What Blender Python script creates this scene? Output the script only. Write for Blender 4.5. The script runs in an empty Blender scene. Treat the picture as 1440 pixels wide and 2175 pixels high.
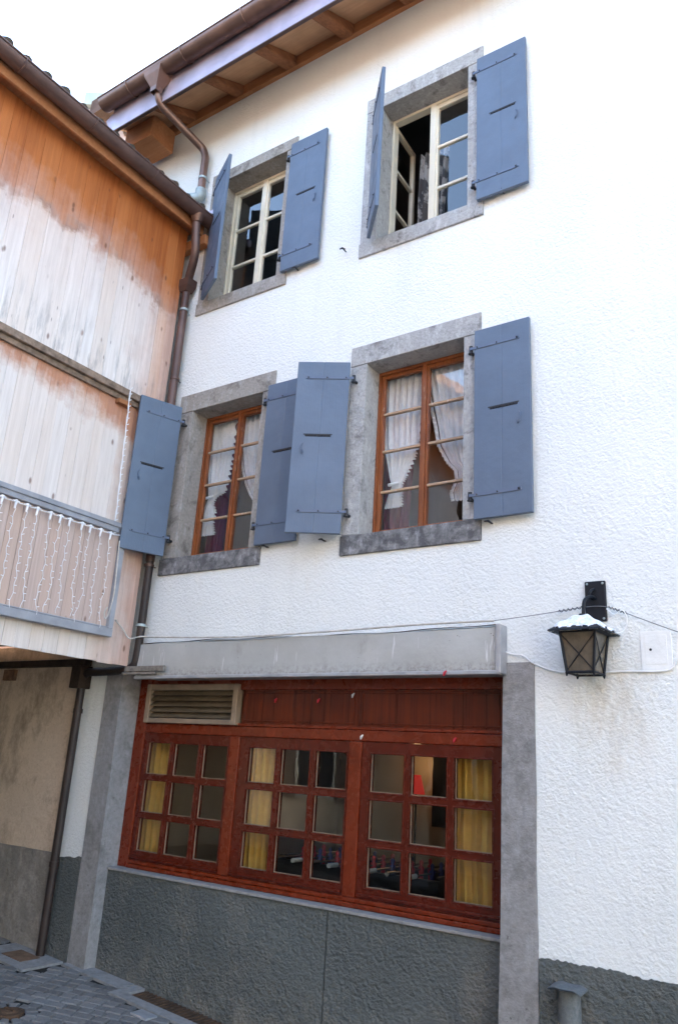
import bpy, bmesh, math, random
from mathutils import Vector, Matrix
random.seed(7)
R = math.radians
S = bpy.context.scene
COL = S.collection

# ---------------------------------------------------------------- helpers
class MB:
    """collects shapes (world metres) and links them as ONE mesh object"""
    def __init__(s): s.v = []; s.f = []; s.t = []; s.sm = []
    def add(s, vs, fs, tone=0.5, smooth=False):
        o = len(s.v); s.v += [tuple(v) for v in vs]
        for f in fs: s.f.append([i + o for i in f]); s.t.append(tone); s.sm.append(smooth)
    def box(s, x0, x1, y0, y1, z0, z1, tone=0.5, M=None):
        vs = [Vector((x, y, z)) for z in (z0, z1) for y in (y0, y1) for x in (x0, x1)]
        if M: vs = [M @ v for v in vs]
        s.add(vs, [(0,2,3,1),(4,5,7,6),(0,1,5,4),(2,6,7,3),(0,4,6,2),(1,3,7,5)], tone)
    def bbox(s, x0, x1, y0, y1, z0, z1, b=0.006, tone=0.5, M=None):
        """box with bevelled edges"""
        bm = bmesh.new(); bmesh.ops.create_cube(bm, size=1)
        for v in bm.verts:
            v.co = Vector((x0 + (v.co.x+.5)*(x1-x0), y0 + (v.co.y+.5)*(y1-y0), z0 + (v.co.z+.5)*(z1-z0)))
        bmesh.ops.bevel(bm, geom=bm.edges[:], offset=b, segments=2, profile=.5, affect='EDGES')
        if M: bm.transform(M)
        s.bm(bm, tone)
    def bm(s, bm, tone=0.5, smooth=False):
        bm.verts.ensure_lookup_table(); bm.verts.index_update()
        s.add([v.co for v in bm.verts], [[v.index for v in f.verts] for f in bm.faces], tone, smooth); bm.free()
    def grid(s, us, zs, solid, d, put):
        """plate of cells us x zs with holes; put(u, w, z) -> point; thickness d"""
        nu, nz = len(us)-1, len(zs)-1
        ok = lambda i, j: 0 <= i < nu and 0 <= j < nz and solid(i, j)
        idx = {}
        vs = []; fs = []
        def V(i, j, k):
            if (i,j,k) not in idx: idx[(i,j,k)] = len(vs); vs.append(put(us[i], (0, d)[k], zs[j]))
            return idx[(i,j,k)]
        for i in range(nu):
            for j in range(nz):
                if not ok(i, j): continue
                fs.append((V(i,j,0),V(i+1,j,0),V(i+1,j+1,0),V(i,j+1,0)))
                fs.append((V(i,j,1),V(i,j+1,1),V(i+1,j+1,1),V(i+1,j,1)))
                if not ok(i-1,j): fs.append((V(i,j,0),V(i,j+1,0),V(i,j+1,1),V(i,j,1)))
                if not ok(i+1,j): fs.append((V(i+1,j,0),V(i+1,j,1),V(i+1,j+1,1),V(i+1,j+1,0)))
                if not ok(i,j-1): fs.append((V(i,j,0),V(i,j,1),V(i+1,j,1),V(i+1,j,0)))
                if not ok(i,j+1): fs.append((V(i,j+1,0),V(i+1,j+1,0),V(i+1,j+1,1),V(i,j+1,1)))
        s.add(vs, fs)
    def tube(s, pts, r, n=8, tone=0.5, caps=True):
        pts = [Vector(p) for p in pts]
        rs = r if isinstance(r, (list, tuple)) else [r]*len(pts)
        vs = []; fs = []; ref = None
        for i, p in enumerate(pts):
            a = pts[max(i-1,0)]; b = pts[min(i+1,len(pts)-1)]
            d = (b-a)
            if d.length < 1e-9: d = Vector((0,0,1))
            d.normalize()
            if ref is None: ref = Vector((0,0,1)) if abs(d.z) < .9 else Vector((1,0,0))
            u = ref - d*ref.dot(d)
            if u.length < 1e-4: u = d.orthogonal()
            u.normalize(); w = d.cross(u); ref = u
            for k in range(n):
                t = 2*math.pi*k/n; vs.append(p + (u*math.cos(t) + w*math.sin(t))*rs[i])
        for i in range(len(pts)-1):
            for k in range(n):
                fs.append((i*n+k, i*n+(k+1)%n, (i+1)*n+(k+1)%n, (i+1)*n+k))
        s.add(vs, fs, tone, True)
        if caps:
            o = len(vs)
            s.add(vs[:n], [list(range(n))[::-1]], tone); s.add(vs[-n:], [list(range(n))], tone)
    def sheet(s, fn, nu, nv, tone=0.5, smooth=True, thick=0):
        vs = [fn(i/nu, j/nv) for j in range(nv+1) for i in range(nu+1)]
        fs = [(j*(nu+1)+i, j*(nu+1)+i+1, (j+1)*(nu+1)+i+1, (j+1)*(nu+1)+i) for j in range(nv) for i in range(nu)]
        s.add(vs, fs, tone, smooth)
    def prism(s, poly, a0, a1, axis='y', tone=0.5):
        """polygon of (a,b) pairs extruded along axis"""
        n = len(poly)
        def P(p, t):
            if axis == 'y': return (p[0], t, p[1])
            if axis == 'x': return (t, p[0], p[1])
            return (p[0], p[1], t)
        vs = [P(p, a0) for p in poly] + [P(p, a1) for p in poly]
        fs = [list(range(n))[::-1], list(range(n, 2*n))] + [(i, (i+1) % n, n+(i+1) % n, n+i) for i in range(n)]
        s.add(vs, fs, tone)
    def build(s, name, mat, parent=None, mat2=None):
        me = bpy.data.meshes.new(name)
        L = ORG.get(parent.name, Vector((0,0,0))) if parent else Vector((0,0,0))
        if not parent:
            xs = [v[0] for v in s.v]; ys = [v[1] for v in s.v]; zs = [v[2] for v in s.v]
            L = Vector(((min(xs)+max(xs))/2, (min(ys)+max(ys))/2, min(zs)))
        me.from_pydata([(v[0]-L.x, v[1]-L.y, v[2]-L.z) for v in s.v], [], s.f)
        bm = bmesh.new(); bm.from_mesh(me); bmesh.ops.recalc_face_normals(bm, faces=bm.faces[:]); bm.to_mesh(me); bm.free()
        for p, sm in zip(me.polygons, s.sm): p.use_smooth = sm
        ca = me.color_attributes.new('tone', 'FLOAT_COLOR', 'CORNER')
        for p, t in zip(me.polygons, s.t):
            for li in p.loop_indices: ca.data[li].color = (t, t, t, 1)
        me.materials.append(mat)
        if mat2:
            me.materials.append(mat2)
            for p, t in zip(me.polygons, s.t):
                if t >= .99: p.material_index = 1
        o = bpy.data.objects.new(name, me); COL.objects.link(o)
        if parent: o.parent = parent
        else: o.location = L
        ORG[o.name] = L
        return o
ORG = {}

def thing(name, label, cat, loc, group=None):
    o = bpy.data.objects.new(name, None); COL.objects.link(o); o.empty_display_size = .2
    o.location = loc; ORG[o.name] = Vector(loc)
    o['label'] = label; o['category'] = cat
    if group: o['group'] = group
    return o
def tag(o, label, cat, group=None, kind=None):
    if label: o['label'] = label
    if cat: o['category'] = cat
    if group: o['group'] = group
    if kind: o['kind'] = kind
    return o

# ---------------------------------------------------------------- materials
class NT:
    def __init__(s, name):
        s.m = bpy.data.materials.new(name); s.m.use_nodes = True; s.t = s.m.node_tree
        s.p = s.t.nodes['Principled BSDF']; s.co = None
    def n(s, typ, **kw):
        nd = s.t.nodes.new(typ)
        for k, v in kw.items():
            if k in nd.inputs.keys() if isinstance(k, str) else False: pass
            setattr(nd, k, v)
        return nd
    def l(s, a, b): s.t.links.new(a, b)
    def coord(s, scale=(1,1,1), rot=(0,0,0), loc=(0,0,0)):
        tc = s.n('ShaderNodeTexCoord'); mp = s.n('ShaderNodeMapping')
        mp.inputs['Scale'].default_value = scale; mp.inputs['Rotation'].default_value = rot; mp.inputs['Location'].default_value = loc
        s.l(tc.outputs['Object'], mp.inputs['Vector']); return mp.outputs['Vector']
    def noise(s, scale, detail=4, rough=.55, vec=None, dist=0, w=None):
        nd = s.n('ShaderNodeTexNoise')
        if w is not None: nd.noise_dimensions = '4D'; s.l(w, nd.inputs['W'])
        nd.inputs['Scale'].default_value = scale; nd.inputs['Detail'].default_value = detail
        nd.inputs['Roughness'].default_value = rough; nd.inputs['Distortion'].default_value = dist
        s.l(vec if vec is not None else s.coord(), nd.inputs['Vector']); return nd.outputs['Fac']
    def voro(s, scale, vec=None, feature='F1', out='Distance', rnd=1):
        nd = s.n('ShaderNodeTexVoronoi'); nd.feature = feature
        nd.inputs['Scale'].default_value = scale; nd.inputs['Randomness'].default_value = rnd
        s.l(vec if vec is not None else s.coord(), nd.inputs['Vector']); return nd.outputs[out]
    def ramp(s, fac, lo, hi, a=0., b=1.):
        nd = s.n('ShaderNodeMapRange'); nd.clamp = True
        nd.inputs['From Min'].default_value = lo; nd.inputs['From Max'].default_value = hi
        nd.inputs['To Min'].default_value = a; nd.inputs['To Max'].default_value = b
        s.l(fac, nd.inputs['Value']); return nd.outputs['Result']
    def math(s, op, a, b=None):
        nd = s.n('ShaderNodeMath'); nd.operation = op
        for i, x in enumerate((a, b)):
            if x is None: continue
            if isinstance(x, (int, float)): nd.inputs[i].default_value = x
            else: s.l(x, nd.inputs[i])
        return nd.outputs[0]
    def mix(s, fac, a, b, mode='MIX'):
        nd = s.n('ShaderNodeMix'); nd.data_type = 'RGBA'; nd.blend_type = mode
        for sk, x in ((nd.inputs[0], fac), (nd.inputs[6], a), (nd.inputs[7], b)):
            if isinstance(x, (int, float)): sk.default_value = x
            elif isinstance(x, tuple): sk.default_value = (*x, 1)
            else: s.l(x, sk)
        return nd.outputs[2]
    def col(s, c):
        if isinstance(c, tuple): s.p.inputs['Base Color'].default_value = (*c, 1)
        else: s.l(c, s.p.inputs['Base Color'])
    def rough(s, r, spec=.5):
        if isinstance(r, (int, float)): s.p.inputs['Roughness'].default_value = r
        else: s.l(r, s.p.inputs['Roughness'])
        s.p.inputs['Specular IOR Level'].default_value = spec
    def bump(s, h, dist, strength=1., prev=None):
        nd = s.n('ShaderNodeBump'); nd.inputs['Distance'].default_value = dist; nd.inputs['Strength'].default_value = strength
        s.l(h, nd.inputs['Height'])
        if prev is not None: s.l(prev, nd.inputs['Normal'])
        s.l(nd.outputs['Normal'], s.p.inputs['Normal']); return nd.outputs['Normal']
    def tone(s):
        nd = s.n('ShaderNodeAttribute'); nd.attribute_name = 'tone'; return nd.outputs['Fac']
    def z(s):
        tc = s.n('ShaderNodeTexCoord'); sp = s.n('ShaderNodeSeparateXYZ'); s.l(tc.outputs['Object'], sp.inputs[0]); return sp.outputs

def simple(name, c, r=.5, spec=.5, metal=0, var=.25, vs=6, bump=0, bs=60):
    t = NT(name); d = tuple(x*(1-var) for x in c); e = tuple(min(1, x*(1+var*.6)) for x in c)
    t.col(t.mix(t.ramp(t.noise(vs, 6, .6), .35, .65), d, e)); t.rough(r, spec)
    t.p.inputs['Metallic'].default_value = metal
    if bump: t.bump(t.noise(bs, 4), bump)
    return t.m

def roughcast(name, c, c2, scale, dist, dirt=None, stain=.5, fleck=None, spot=None, dth=(.58, .72), splash=None):
    """hand thrown render: blobs and ridges"""
    t = NT(name)
    v = t.coord((1, 1, 1.12), (0, R(12), 0))
    big = t.noise(scale*.55, 2, .5, v, .3)
    mid = t.noise(scale*1.5, 3, .6, v, .25)
    vo = t.voro(scale*.95, v, 'SMOOTH_F1')
    h = t.math('ADD', t.math('MULTIPLY', t.ramp(big, .3, .7), .55), t.math('MULTIPLY', mid, .75))
    h = t.math('SUBTRACT', h, t.math('MULTIPLY', vo, .7))
    h = t.math('MULTIPLY', h, t.ramp(t.noise(1.6, 4, .6), .3, .7, .55, 1.15))
    t.bump(h, dist, 1.)
    base = t.mix(t.ramp(t.noise(.9, 5, .6), .35, .7), c, c2)
    base = t.mix(t.ramp(t.noise(1, 5, .65, t.coord((7, 7, .45))), .56, .74, 0, .22), base, tuple(x*.72 for x in c2))
    base = t.mix(t.ramp(t.noise(scale*3, 2), .35, .75, 0, .35), base, tuple(x*.8 for x in c2))
    if dirt:
        m = t.ramp(t.noise(2.3, 9, .75, t.coord((1, 1, .6))), dth[0], dth[1], 0, stain)
        base = t.mix(m, base, dirt)
    if splash:
        sm_ = t.math('MULTIPLY', t.ramp(t.z()[2], splash[0], splash[1], 1, 0), t.ramp(t.noise(6, 8, .75), .42, .66))
        base = t.mix(t.math('MULTIPLY', sm_, .7), base, splash[2])
    if fleck:
        base = t.mix(t.ramp(t.noise(scale*2.6, 3, .7, v), .62, .74, 0, .7), base, fleck)
    if spot:
        ps, pr_, pc = spot
        vd = t.n('ShaderNodeVectorMath'); vd.operation = 'DISTANCE'; vd.inputs[1].default_value = ps
        t.l(t.coord((1, 1, .62)), vd.inputs[0])
        mk = t.math('MULTIPLY', t.ramp(vd.outputs['Value'], 0, pr_, 1, 0), t.ramp(t.noise(9, 6, .7, t.coord((1, 1, .4))), .36, .62))
        base = t.mix(t.math('MULTIPLY', mk, .75), base, pc)
    t.col(base); t.rough(.9, .2)
    return t.m

def stone(name, c, dark, lite, scale=5, dk=(.52, .7), seed=0):
    t = NT(name)
    v = t.coord(loc=(seed, seed*.7, 0))
    a = t.ramp(t.noise(scale, 9, .68, v, .4), dk[0], dk[1])
    b = t.ramp(t.noise(scale*1.7, 8, .7, t.coord((1.4, 1.4, .6), loc=(3+seed, 1, 2))), .52, .68)
    base = t.mix(t.ramp(t.noise(scale*6, 5, .6, v), .3, .7), tuple(x*.82 for x in c), tuple(x*1.12 for x in c))
    base = t.mix(t.math('MULTIPLY', b, .55), base, lite)
    base = t.mix(t.math('MULTIPLY', a, .75), base, dark)
    sp = t.ramp(t.voro(55, v), .05, .16)
    spm = t.math('MULTIPLY', t.math('SUBTRACT', 1., sp), t.ramp(t.noise(7, 3, .5, v), .5, .6))
    base = t.mix(t.math('MULTIPLY', spm, .6), base, dark)
    pit = t.ramp(t.noise(38, 5, .75, v), .60, .68, 0, .75)
    base = t.mix(t.math('MULTIPLY', pit, t.ramp(t.noise(4.5, 3, .6, v), .4, .6)), base, tuple(x*.6 for x in dark))
    pale = t.ramp(t.noise(60, 3, .7, v), .66, .74, 0, .55)
    base = t.mix(pale, base, lite)
    t.col(base); t.rough(.85, .25)
    t.bump(t.math('ADD', t.noise(45, 5, .65, v), t.math('MULTIPLY', t.noise(10, 3, .6, v), 1.2)), .006)
    return t.m

def paint(name, c, r=.45, wear=None, wm=(.66, .72)):
    t = NT(name)
    base = t.mix(t.ramp(t.noise(3, 6, .6), .3, .7), tuple(x*.9 for x in c), tuple(min(1, x*1.08) for x in c))
    if wear:
        base = t.mix(t.ramp(t.noise(26, 6, .75, t.coord((1, 1, .35))), wm[0], wm[1], 0, .9), base, wear)
    t.col(base); t.rough(t.ramp(t.noise(9, 4), .3, .7, r-.08, r+.12), .4)
    g = t.noise(1, 5, .6, t.coord((90, 90, 5)))
    t.bump(t.math('ADD', t.math('MULTIPLY', g, .5), t.noise(14, 3)), .0025)
    return t.m

def varnish(name, c, c2, r=.25, grain=(60, 60, 3), spec=.5, worn=None, gb=.0012):
    t = NT(name)
    g = t.noise(1, 6, .65, t.coord(grain), .4)
    base = t.mix(t.ramp(g, .32, .68), c2, c)
    base = t.mix(t.ramp(t.noise(4, 4), .4, .7, 0, .4), base, tuple(x*.6 for x in c2))
    if worn: base = t.mix(t.ramp(t.noise(30, 5, .7, t.coord((1, 1, .25))), .62, .7, 0, .8), base, worn)
    t.col(base); t.rough(t.ramp(g, .3, .7, r, r+.15), spec)
    t.bump(g, gb)
    return t.m

def boards(name, kind):
    """sun-bleached spruce boards, still orange where they stay dry under an overhang"""
    t = NT(name); tn = t.tone(); o = t.z(); X, Yc, Z = o[0], o[1], o[2]
    w = t.math('MULTIPLY', tn, 37.)
    grain = t.noise(1, 7, .68, t.coord((34, 34, 1.6)), .3, w=w)
    fine = t.noise(1, 4, .6, t.coord((120, 120, 3)), 0, w=w)
    raw = t.mix(t.ramp(grain, .3, .72), (.26, .072, .018), (.48, .155, .042))
    raw = t.mix(t.ramp(tn, 0, 1, .0, .4), raw, (.54, .21, .07))
    grey = t.mix(t.ramp(grain, .3, .72), (.61, .565, .53), (.84, .805, .775))
    grey = t.mix(t.ramp(tn, .1, .9, 0, .45), grey, (.68, .56, .46))
    big = t.noise(2.6, 5, .65)
    edge = t.noise(1, 4, .6, t.coord((9, 9, 1.6)), .0, w=t.math('MULTIPLY', tn, 6.))
    hz = t.math('ADD', Z, t.math('ADD', t.math('MULTIPLY', t.math('SUBTRACT', big, .5), .75), t.math('MULTIPLY', t.math('SUBTRACT', edge, .5), .32)))
    hz = t.math('ADD', hz, t.ramp(Yc, 1.2, 1.95, 0, .3))
    if kind == 'upper':
        m = t.math('ADD', t.math('MULTIPLY', t.ramp(hz, 5.96, 6.18), .42), t.math('MULTIPLY', t.ramp(hz, 5.60, 6.50), .58))
        soft = t.ramp(hz, 5.2, 6.1, 0, .22)
        m = t.math('MAXIMUM', m, soft)
    elif kind == 'lower':
        m = t.ramp(hz, 4.44, 4.68, 0, .8)
        m = t.math('MAXIMUM', m, .04)
    else:
        m = t.ramp(hz, 2.2, 4.2, .34, .26); grey = t.mix(.45, grey, (.40, .34, .30))
    m = t.math('MAXIMUM', m, t.ramp(t.math('ADD', Yc, t.math('MULTIPLY', t.math('SUBTRACT', big, .5), .5)), 1.35, 1.8, 0, .6))
    base = t.mix(m, grey, raw)
    # dark tide line where the dry wood begins, and grey mould low on the boards
    if kind == 'upper':
        tide = t.math('MULTIPLY', t.ramp(hz, 6.0, 6.08), t.ramp(hz, 6.08, 6.2, 1, 0))
        base = t.mix(t.math('MULTIPLY', t.math('MULTIPLY', tide, t.ramp(t.noise(3.3, 3), .42, .6)), .5), base, (.16, .06, .03))
        mould = t.math('MULTIPLY', t.ramp(Z, 4.85, 5.45, 1, 0), t.ramp(t.noise(1, 6, .7, t.coord((14, 14, 2.2))), .5, .68))
        base = t.mix(t.math('MULTIPLY', mould, .75), base, (.17, .17, .18))
    # knots
    vk = t.coord((7.5, 7.5, 3.4))
    kn = t.voro(1, vk); 
    sel = t.ramp(t.noise(3.1, 1, .5), .42, .5)
    km = t.math('MULTIPLY', t.ramp(kn, .06, .13, 1, 0), sel)
    base = t.mix(t.math('MULTIPLY', km, .7), base, (.13, .055, .03))
    nv = t.voro(1, t.coord((9, 9, 2.2), loc=(3, 1, .4)))
    base = t.mix(t.ramp(nv, .035, .06, .55, 0), base, (.10, .06, .05))
    streak = t.ramp(fine, .6, .75, 0, .25)
    base = t.mix(streak, base, (.2, .13, .09))
    t.col(base); t.rough(.75, .25)
    t.bump(t.math('ADD', grain, t.math('MULTIPLY', fine, .4)), .003)
    return t.m

def glass(name, tint=(.97, .98, .98), wav=.0012, ior=1.5, k=2.7):
    m = bpy.data.materials.new(name); m.use_nodes = True; t = m.node_tree; t.nodes.clear()
    out = t.nodes.new('ShaderNodeOutputMaterial'); mx = t.nodes.new('ShaderNodeMixShader')
    tr = t.nodes.new('ShaderNodeBsdfTransparent'); gl = t.nodes.new('ShaderNodeBsdfGlossy'); fr = t.nodes.new('ShaderNodeFresnel')
    tr.inputs[0].default_value = (*tint, 1); gl.inputs['Roughness'].default_value = .0; fr.inputs['IOR'].default_value = ior
    nz = t.nodes.new('ShaderNodeTexNoise'); nz.inputs['Scale'].default_value = 5; nz.inputs['Detail'].default_value = 1
    tc = t.nodes.new('ShaderNodeTexCoord'); t.links.new(tc.outputs['Object'], nz.inputs['Vector'])
    bp = t.nodes.new('ShaderNodeBump'); bp.inputs['Distance'].default_value = wav; t.links.new(nz.outputs['Fac'], bp.inputs['Height'])
    t.links.new(bp.outputs['Normal'], gl.inputs['Normal']); t.links.new(bp.outputs['Normal'], fr.inputs['Normal'])
    mu = t.nodes.new('ShaderNodeMath'); mu.operation = 'MULTIPLY'; mu.inputs[1].default_value = k; mu.use_clamp = True
    ge = t.nodes.new('ShaderNodeNewGeometry'); ff = t.nodes.new('ShaderNodeMath'); ff.operation = 'SUBTRACT'; ff.inputs[0].default_value = 1
    t.links.new(ge.outputs['Backfacing'], ff.inputs[1]); fm_ = t.nodes.new('ShaderNodeMath'); fm_.operation = 'MULTIPLY'
    t.links.new(fr.outputs[0], mu.inputs[0]); t.links.new(mu.outputs[0], fm_.inputs[0]); t.links.new(ff.outputs[0], fm_.inputs[1]); t.links.new(fm_.outputs[0], mx.inputs[0])
    t.links.new(tr.outputs[0], mx.inputs[1]); t.links.new(gl.outputs[0], mx.inputs[2]); t.links.new(mx.outputs[0], out.inputs[0])
    return m

def cloth(name, c, trans=.4, pat=None):
    m = bpy.data.materials.new(name); m.use_nodes = True; t = m.node_tree; p = t.nodes['Principled BSDF']
    out = [n for n in t.nodes if n.type == 'OUTPUT_MATERIAL'][0]
    p.inputs['Roughness'].default_value = .9; p.inputs['Specular IOR Level'].default_value = .1
    nz = t.nodes.new('ShaderNodeTexNoise'); nz.inputs['Scale'].default_value = 9 if pat else 25; nz.inputs['Detail'].default_value = 5
    tc = t.nodes.new('ShaderNodeTexCoord'); t.links.new(tc.outputs['Object'], nz.inputs['Vector'])
    rp = t.nodes.new('ShaderNodeMapRange'); rp.inputs['From Min'].default_value = .48 if pat else .3; rp.inputs['From Max'].default_value = .56 if pat else .7
    t.links.new(nz.outputs['Fac'], rp.inputs['Value'])
    mx = t.nodes.new('ShaderNodeMix'); mx.data_type = 'RGBA'
    mx.inputs[6].default_value = (*(pat or tuple(x*.88 for x in c)), 1); mx.inputs[7].default_value = (*c, 1)
    t.links.new(rp.outputs['Result'], mx.inputs[0]); t.links.new(mx.outputs[2], p.inputs['Base Color'])
    ms = t.nodes.new('ShaderNodeMixShader'); tl = t.nodes.new('ShaderNodeBsdfTranslucent'); t.links.new(mx.outputs[2], tl.inputs['Color'])
    ms.inputs[0].default_value = trans
    t.links.new(p.outputs[0], ms.inputs[1]); t.links.new(tl.outputs[0], ms.inputs[2]); t.links.new(ms.outputs[0], out.inputs['Surface'])
    return m

def emit(name, c, k):
    m = bpy.data.materials.new(name); m.use_nodes = True; p = m.node_tree.nodes['Principled BSDF']
    p.inputs['Base Color'].default_value = (*c, 1); p.inputs['Emission Color'].default_value = (*c, 1); p.inputs['Emission Strength'].default_value = k
    return m

def cobble_mat():
    t = NT('cobble'); tn = t.tone()
    base = t.mix(t.ramp(tn, 0, 1), (.112, .106, .100), (.20, .192, .183))
    base = t.mix(t.ramp(t.noise(28, 5, .65), .4, .7, 0, .5), base, (.25, .24, .23))
    base = t.mix(t.ramp(t.noise(1.7, 5, .6), .5, .75, 0, .5), base, (.06, .055, .05))
    t.col(base); t.rough(.72, .35); t.bump(t.noise(60, 4, .6), .006); return t.m
def ground_mat():
    t = NT('paving')
    v = t.coord((1, 1, 1), (0, 0, R(24)))
    br = t.n('ShaderNodeTexBrick'); t.l(v, br.inputs['Vector'])
    br.inputs['Scale'].default_value = 1; br.inputs['Brick Width'].default_value = .14; br.inputs['Row Height'].default_value = .115
    br.inputs['Mortar Size'].default_value = .012; br.inputs['Color1'].default_value = (.10, .10, .11, 1); br.inputs['Color2'].default_value = (.17, .17, .18, 1)
    br.inputs['Mortar'].default_value = (.03, .028, .026, 1)
    t.col(t.mix(t.ramp(t.noise(25, 4), .4, .7, 0, .4), br.outputs['Color'], (.2, .19, .18))); t.rough(.8, .3)
    t.bump(t.math('SUBTRACT', 1., br.outputs['Fac']), .012); return t.m

M = {}
M['stucco'] = roughcast('white_roughcast', (.78, .79, .765), (.71, .72, .70), 58, .0058, (.60, .55, .48), .30, None, ((1.66, 0, 1.32), .34, (.50, .43, .33)))
M['plinth'] = roughcast('grey_roughcast', (.125, .134, .128), (.094, .101, .096), 48, .018, (.20, .18, .155), .65, (.26, .27, .26), None, (.54, .70), (-.15, .30, (.26, .235, .20)))
M['beige'] = roughcast('beige_render', (.62, .51, .40), (.53, .43, .33), 16, .006, (.20, .155, .115), .8, (.34, .26, .19), None, (.50, .68))
M['beige_base'] = roughcast('beige_base', (.27, .25, .22), (.19, .175, .155), 18, .012, (.40, .37, .33), .7, (.36, .34, .31), None, (.5, .66))
M['surround'] = stone('surround_stone', (.37, .365, .355), (.12, .115, .11), (.60, .60, .60), 8, (.54, .68))
M['surround_warm'] = stone('surround_brown', (.31, .285, .255), (.11, .098, .085), (.45, .45, .45), 7, (.53, .68), seed=4)
M['sill'] = stone('sill_stone', (.22, .215, .215), (.055, .055, .06), (.50, .50, .52), 8, (.42, .58), 2)
M['pillar'] = stone('pillar_stone', (.27, .26, .255), (.10, .095, .09), (.40, .40, .41), 4.2, (.50, .70), 7)
M['concrete'] = stone('concrete', (.27, .26, .25), (.15, .14, .13), (.36, .35, .34), 4, (.55, .75), 9)
M['shutter'] = paint('blue_grey_paint', (.098, .132, .188), .45, (.20, .225, .27), (.71, .76))
M['iron'] = simple('dark_iron', (.022, .022, .026), .45, .5, .3, .3, 30)
M['ironpaint'] = paint('strap_paint', (.098, .128, .19), .4)
M['slot'] = simple('slot_dark', (.012, .012, .016), .6)
M['cream'] = paint('cream_paint', (.72, .66, .53), .4, (.40, .33, .24), (.70, .78))
M['orange_wood'] = varnish('orange_varnish', (.30, .095, .025), (.17, .042, .012), .35, (70, 70, 4), .4, (.48, .36, .24))
M['worn_bar'] = paint('worn_glazing_bar', (.40, .27, .17), .5, (.55, .48, .40), (.55, .65))
M['mahogany'] = varnish('mahogany', (.098, .0108, .0035), (.088, .0097, .0032), .19, (9, 60, 9), .4, None, .0003)
M['mahogany_light'] = varnish('mahogany_frame', (.175, .0240, .006), (.150, .0200, .0052), .20, (9, 60, 9), .4, None, .0003)
M['mahogany_panel'] = varnish('mahogany_panel', (.160, .026, .006), (.048, .0065, .0025), .24, (44, 44, .8), .3, None, .0003)
M['alu'] = simple('vent_frame', (.30, .225, .16), .45, .4, .2, .2, 9)
M['vent'] = simple('vent_blade', (.17, .13, .085), .45, .4, .2, .3, 9)
def awn():
    t = NT('awning_sheet')
    base = t.mix(t.ramp(t.noise(2.2, 6, .65), .35, .7), (.36, .355, .335), (.43, .425, .405))
    base = t.mix(t.ramp(t.noise(5, 8, .75, t.coord((1, 1, .5))), .58, .72, 0, .45), base, (.20, .18, .16))
    dr = t.ramp(t.noise(1, 3, .6, t.coord((30, 30, 2.6))), .66, .71, 0, .8)
    base = t.mix(dr, base, (.62, .62, .62))
    sp = t.math('MULTIPLY', t.ramp(t.voro(24), .05, .11, 1, 0), t.ramp(t.noise(5, 2), .5, .6))
    base = t.mix(sp, base, (.13, .12, .11))
    gr = t.math('MULTIPLY', t.ramp(t.z()[2], .03, .11, 1, 0), t.ramp(t.noise(26, 6, .75), .45, .62))
    base = t.mix(t.math('MULTIPLY', gr, .7), base, (.15, .13, .115))
    t.col(base); t.rough(.55, .35); t.bump(t.noise(6, 4), .006); return t.m
M['awning'] = awn()
M['awning_trim'] = simple('awning_trim', (.36, .36, .37), .4, .5, .2, .2, 8)
M['copper'] = simple('brown_copper', (.175, .100, .076), .36, .5, .42, .28, 3.5, .0008, 20)
M['copper_dark'] = simple('brown_pipe', (.115, .068, .056), .42, .4, .3, .3, 3, .0008, 20)
M['pipe_black'] = simple('dark_brown_pipe', (.032, .021, .018), .5, .4, .1, .4, 4, .001, 25)
M['zinc'] = simple('zinc_fascia', (.47, .40, .47), .38, .5, .45, .18, 3)
M['zinc_pale'] = simple('zinc_elbow', (.36, .42, .42), .55, .4, .15, .25, 12)
M['soffit'] = varnish('soffit_board', (.60, .36, .21), (.50, .28, .15), .7, (2.2, 40, 40), .2)
M['rafter'] = varnish('rafter_wood', (.34, .15, .07), (.19, .07, .03), .75, (40, 4, 40), .2)
M['purlin'] = varnish('purlin_wood', (.45, .21, .10), (.35, .145, .06), .75, (3, 30, 30), .2)
M['up_boards'] = boards('bleached_boards', 'upper'); M['low_boards'] = boards('pale_boards', 'lower'); M['par_boards'] = boards('parapet_boards', 'par')
M['ledge'] = simple('ledge_wood', (.24, .175, .13), .8, .2, 0, .4, 14, .003, 50)
M['beam'] = simple('dark_beam', (.045, .03, .022), .85, .2, 0, .4, 9, .004, 30)
M['rail'] = simple('rail_grey', (.33, .34, .37), .5, .4, .1, .18, 5)
M['tile'] = simple('roof_tile', (.10, .085, .07), .85, .2, 0, .4, 5, .006, 25)
M['tile_red'] = simple('brown_tile', (.15, .085, .06), .85, .2, 0, .4, 3, .01, 12)
M['roof_green'] = simple('green_sheet', (.40, .43, .39), .6, .3, 0, .15, 3)
M['pink'] = simple('pink_render', (.62, .46, .40), .9, .2, 0, .12, 3, .004, 40)
M['opp'] = simple('ochre_render', (.62, .50, .36), .9, .2, 0, .15, 2, .01, 25)
M['gable_dark'] = simple('gable_dark', (.055, .032, .020), .85, .2, 0, .4, 12, .004, 30)
M['opp2'] = simple('cream_render', (.66, .58, .47), .9, .2, 0, .15, 2, .01, 25)
M['glass'] = glass('window_glass'); M['glass_shop'] = glass('shop_glass', (.88, .9, .88), .0006, 1.5, 1.8)
M['amber'] = simple('amber_glass', (.105, .085, .062), .25, .5, 0, .25, 20)
M['lace'] = cloth('white_lace', (.93, .93, .95), .3); M['plum'] = cloth('plum_cloth', (.16, .022, .06), .15)
M['yellow'] = cloth('yellow_cloth', (.90, .54, .13), .25); M['grey_cloth'] = cloth('patterned_cloth', (.66, .63, .60), .25, (.16, .15, .15))
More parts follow.
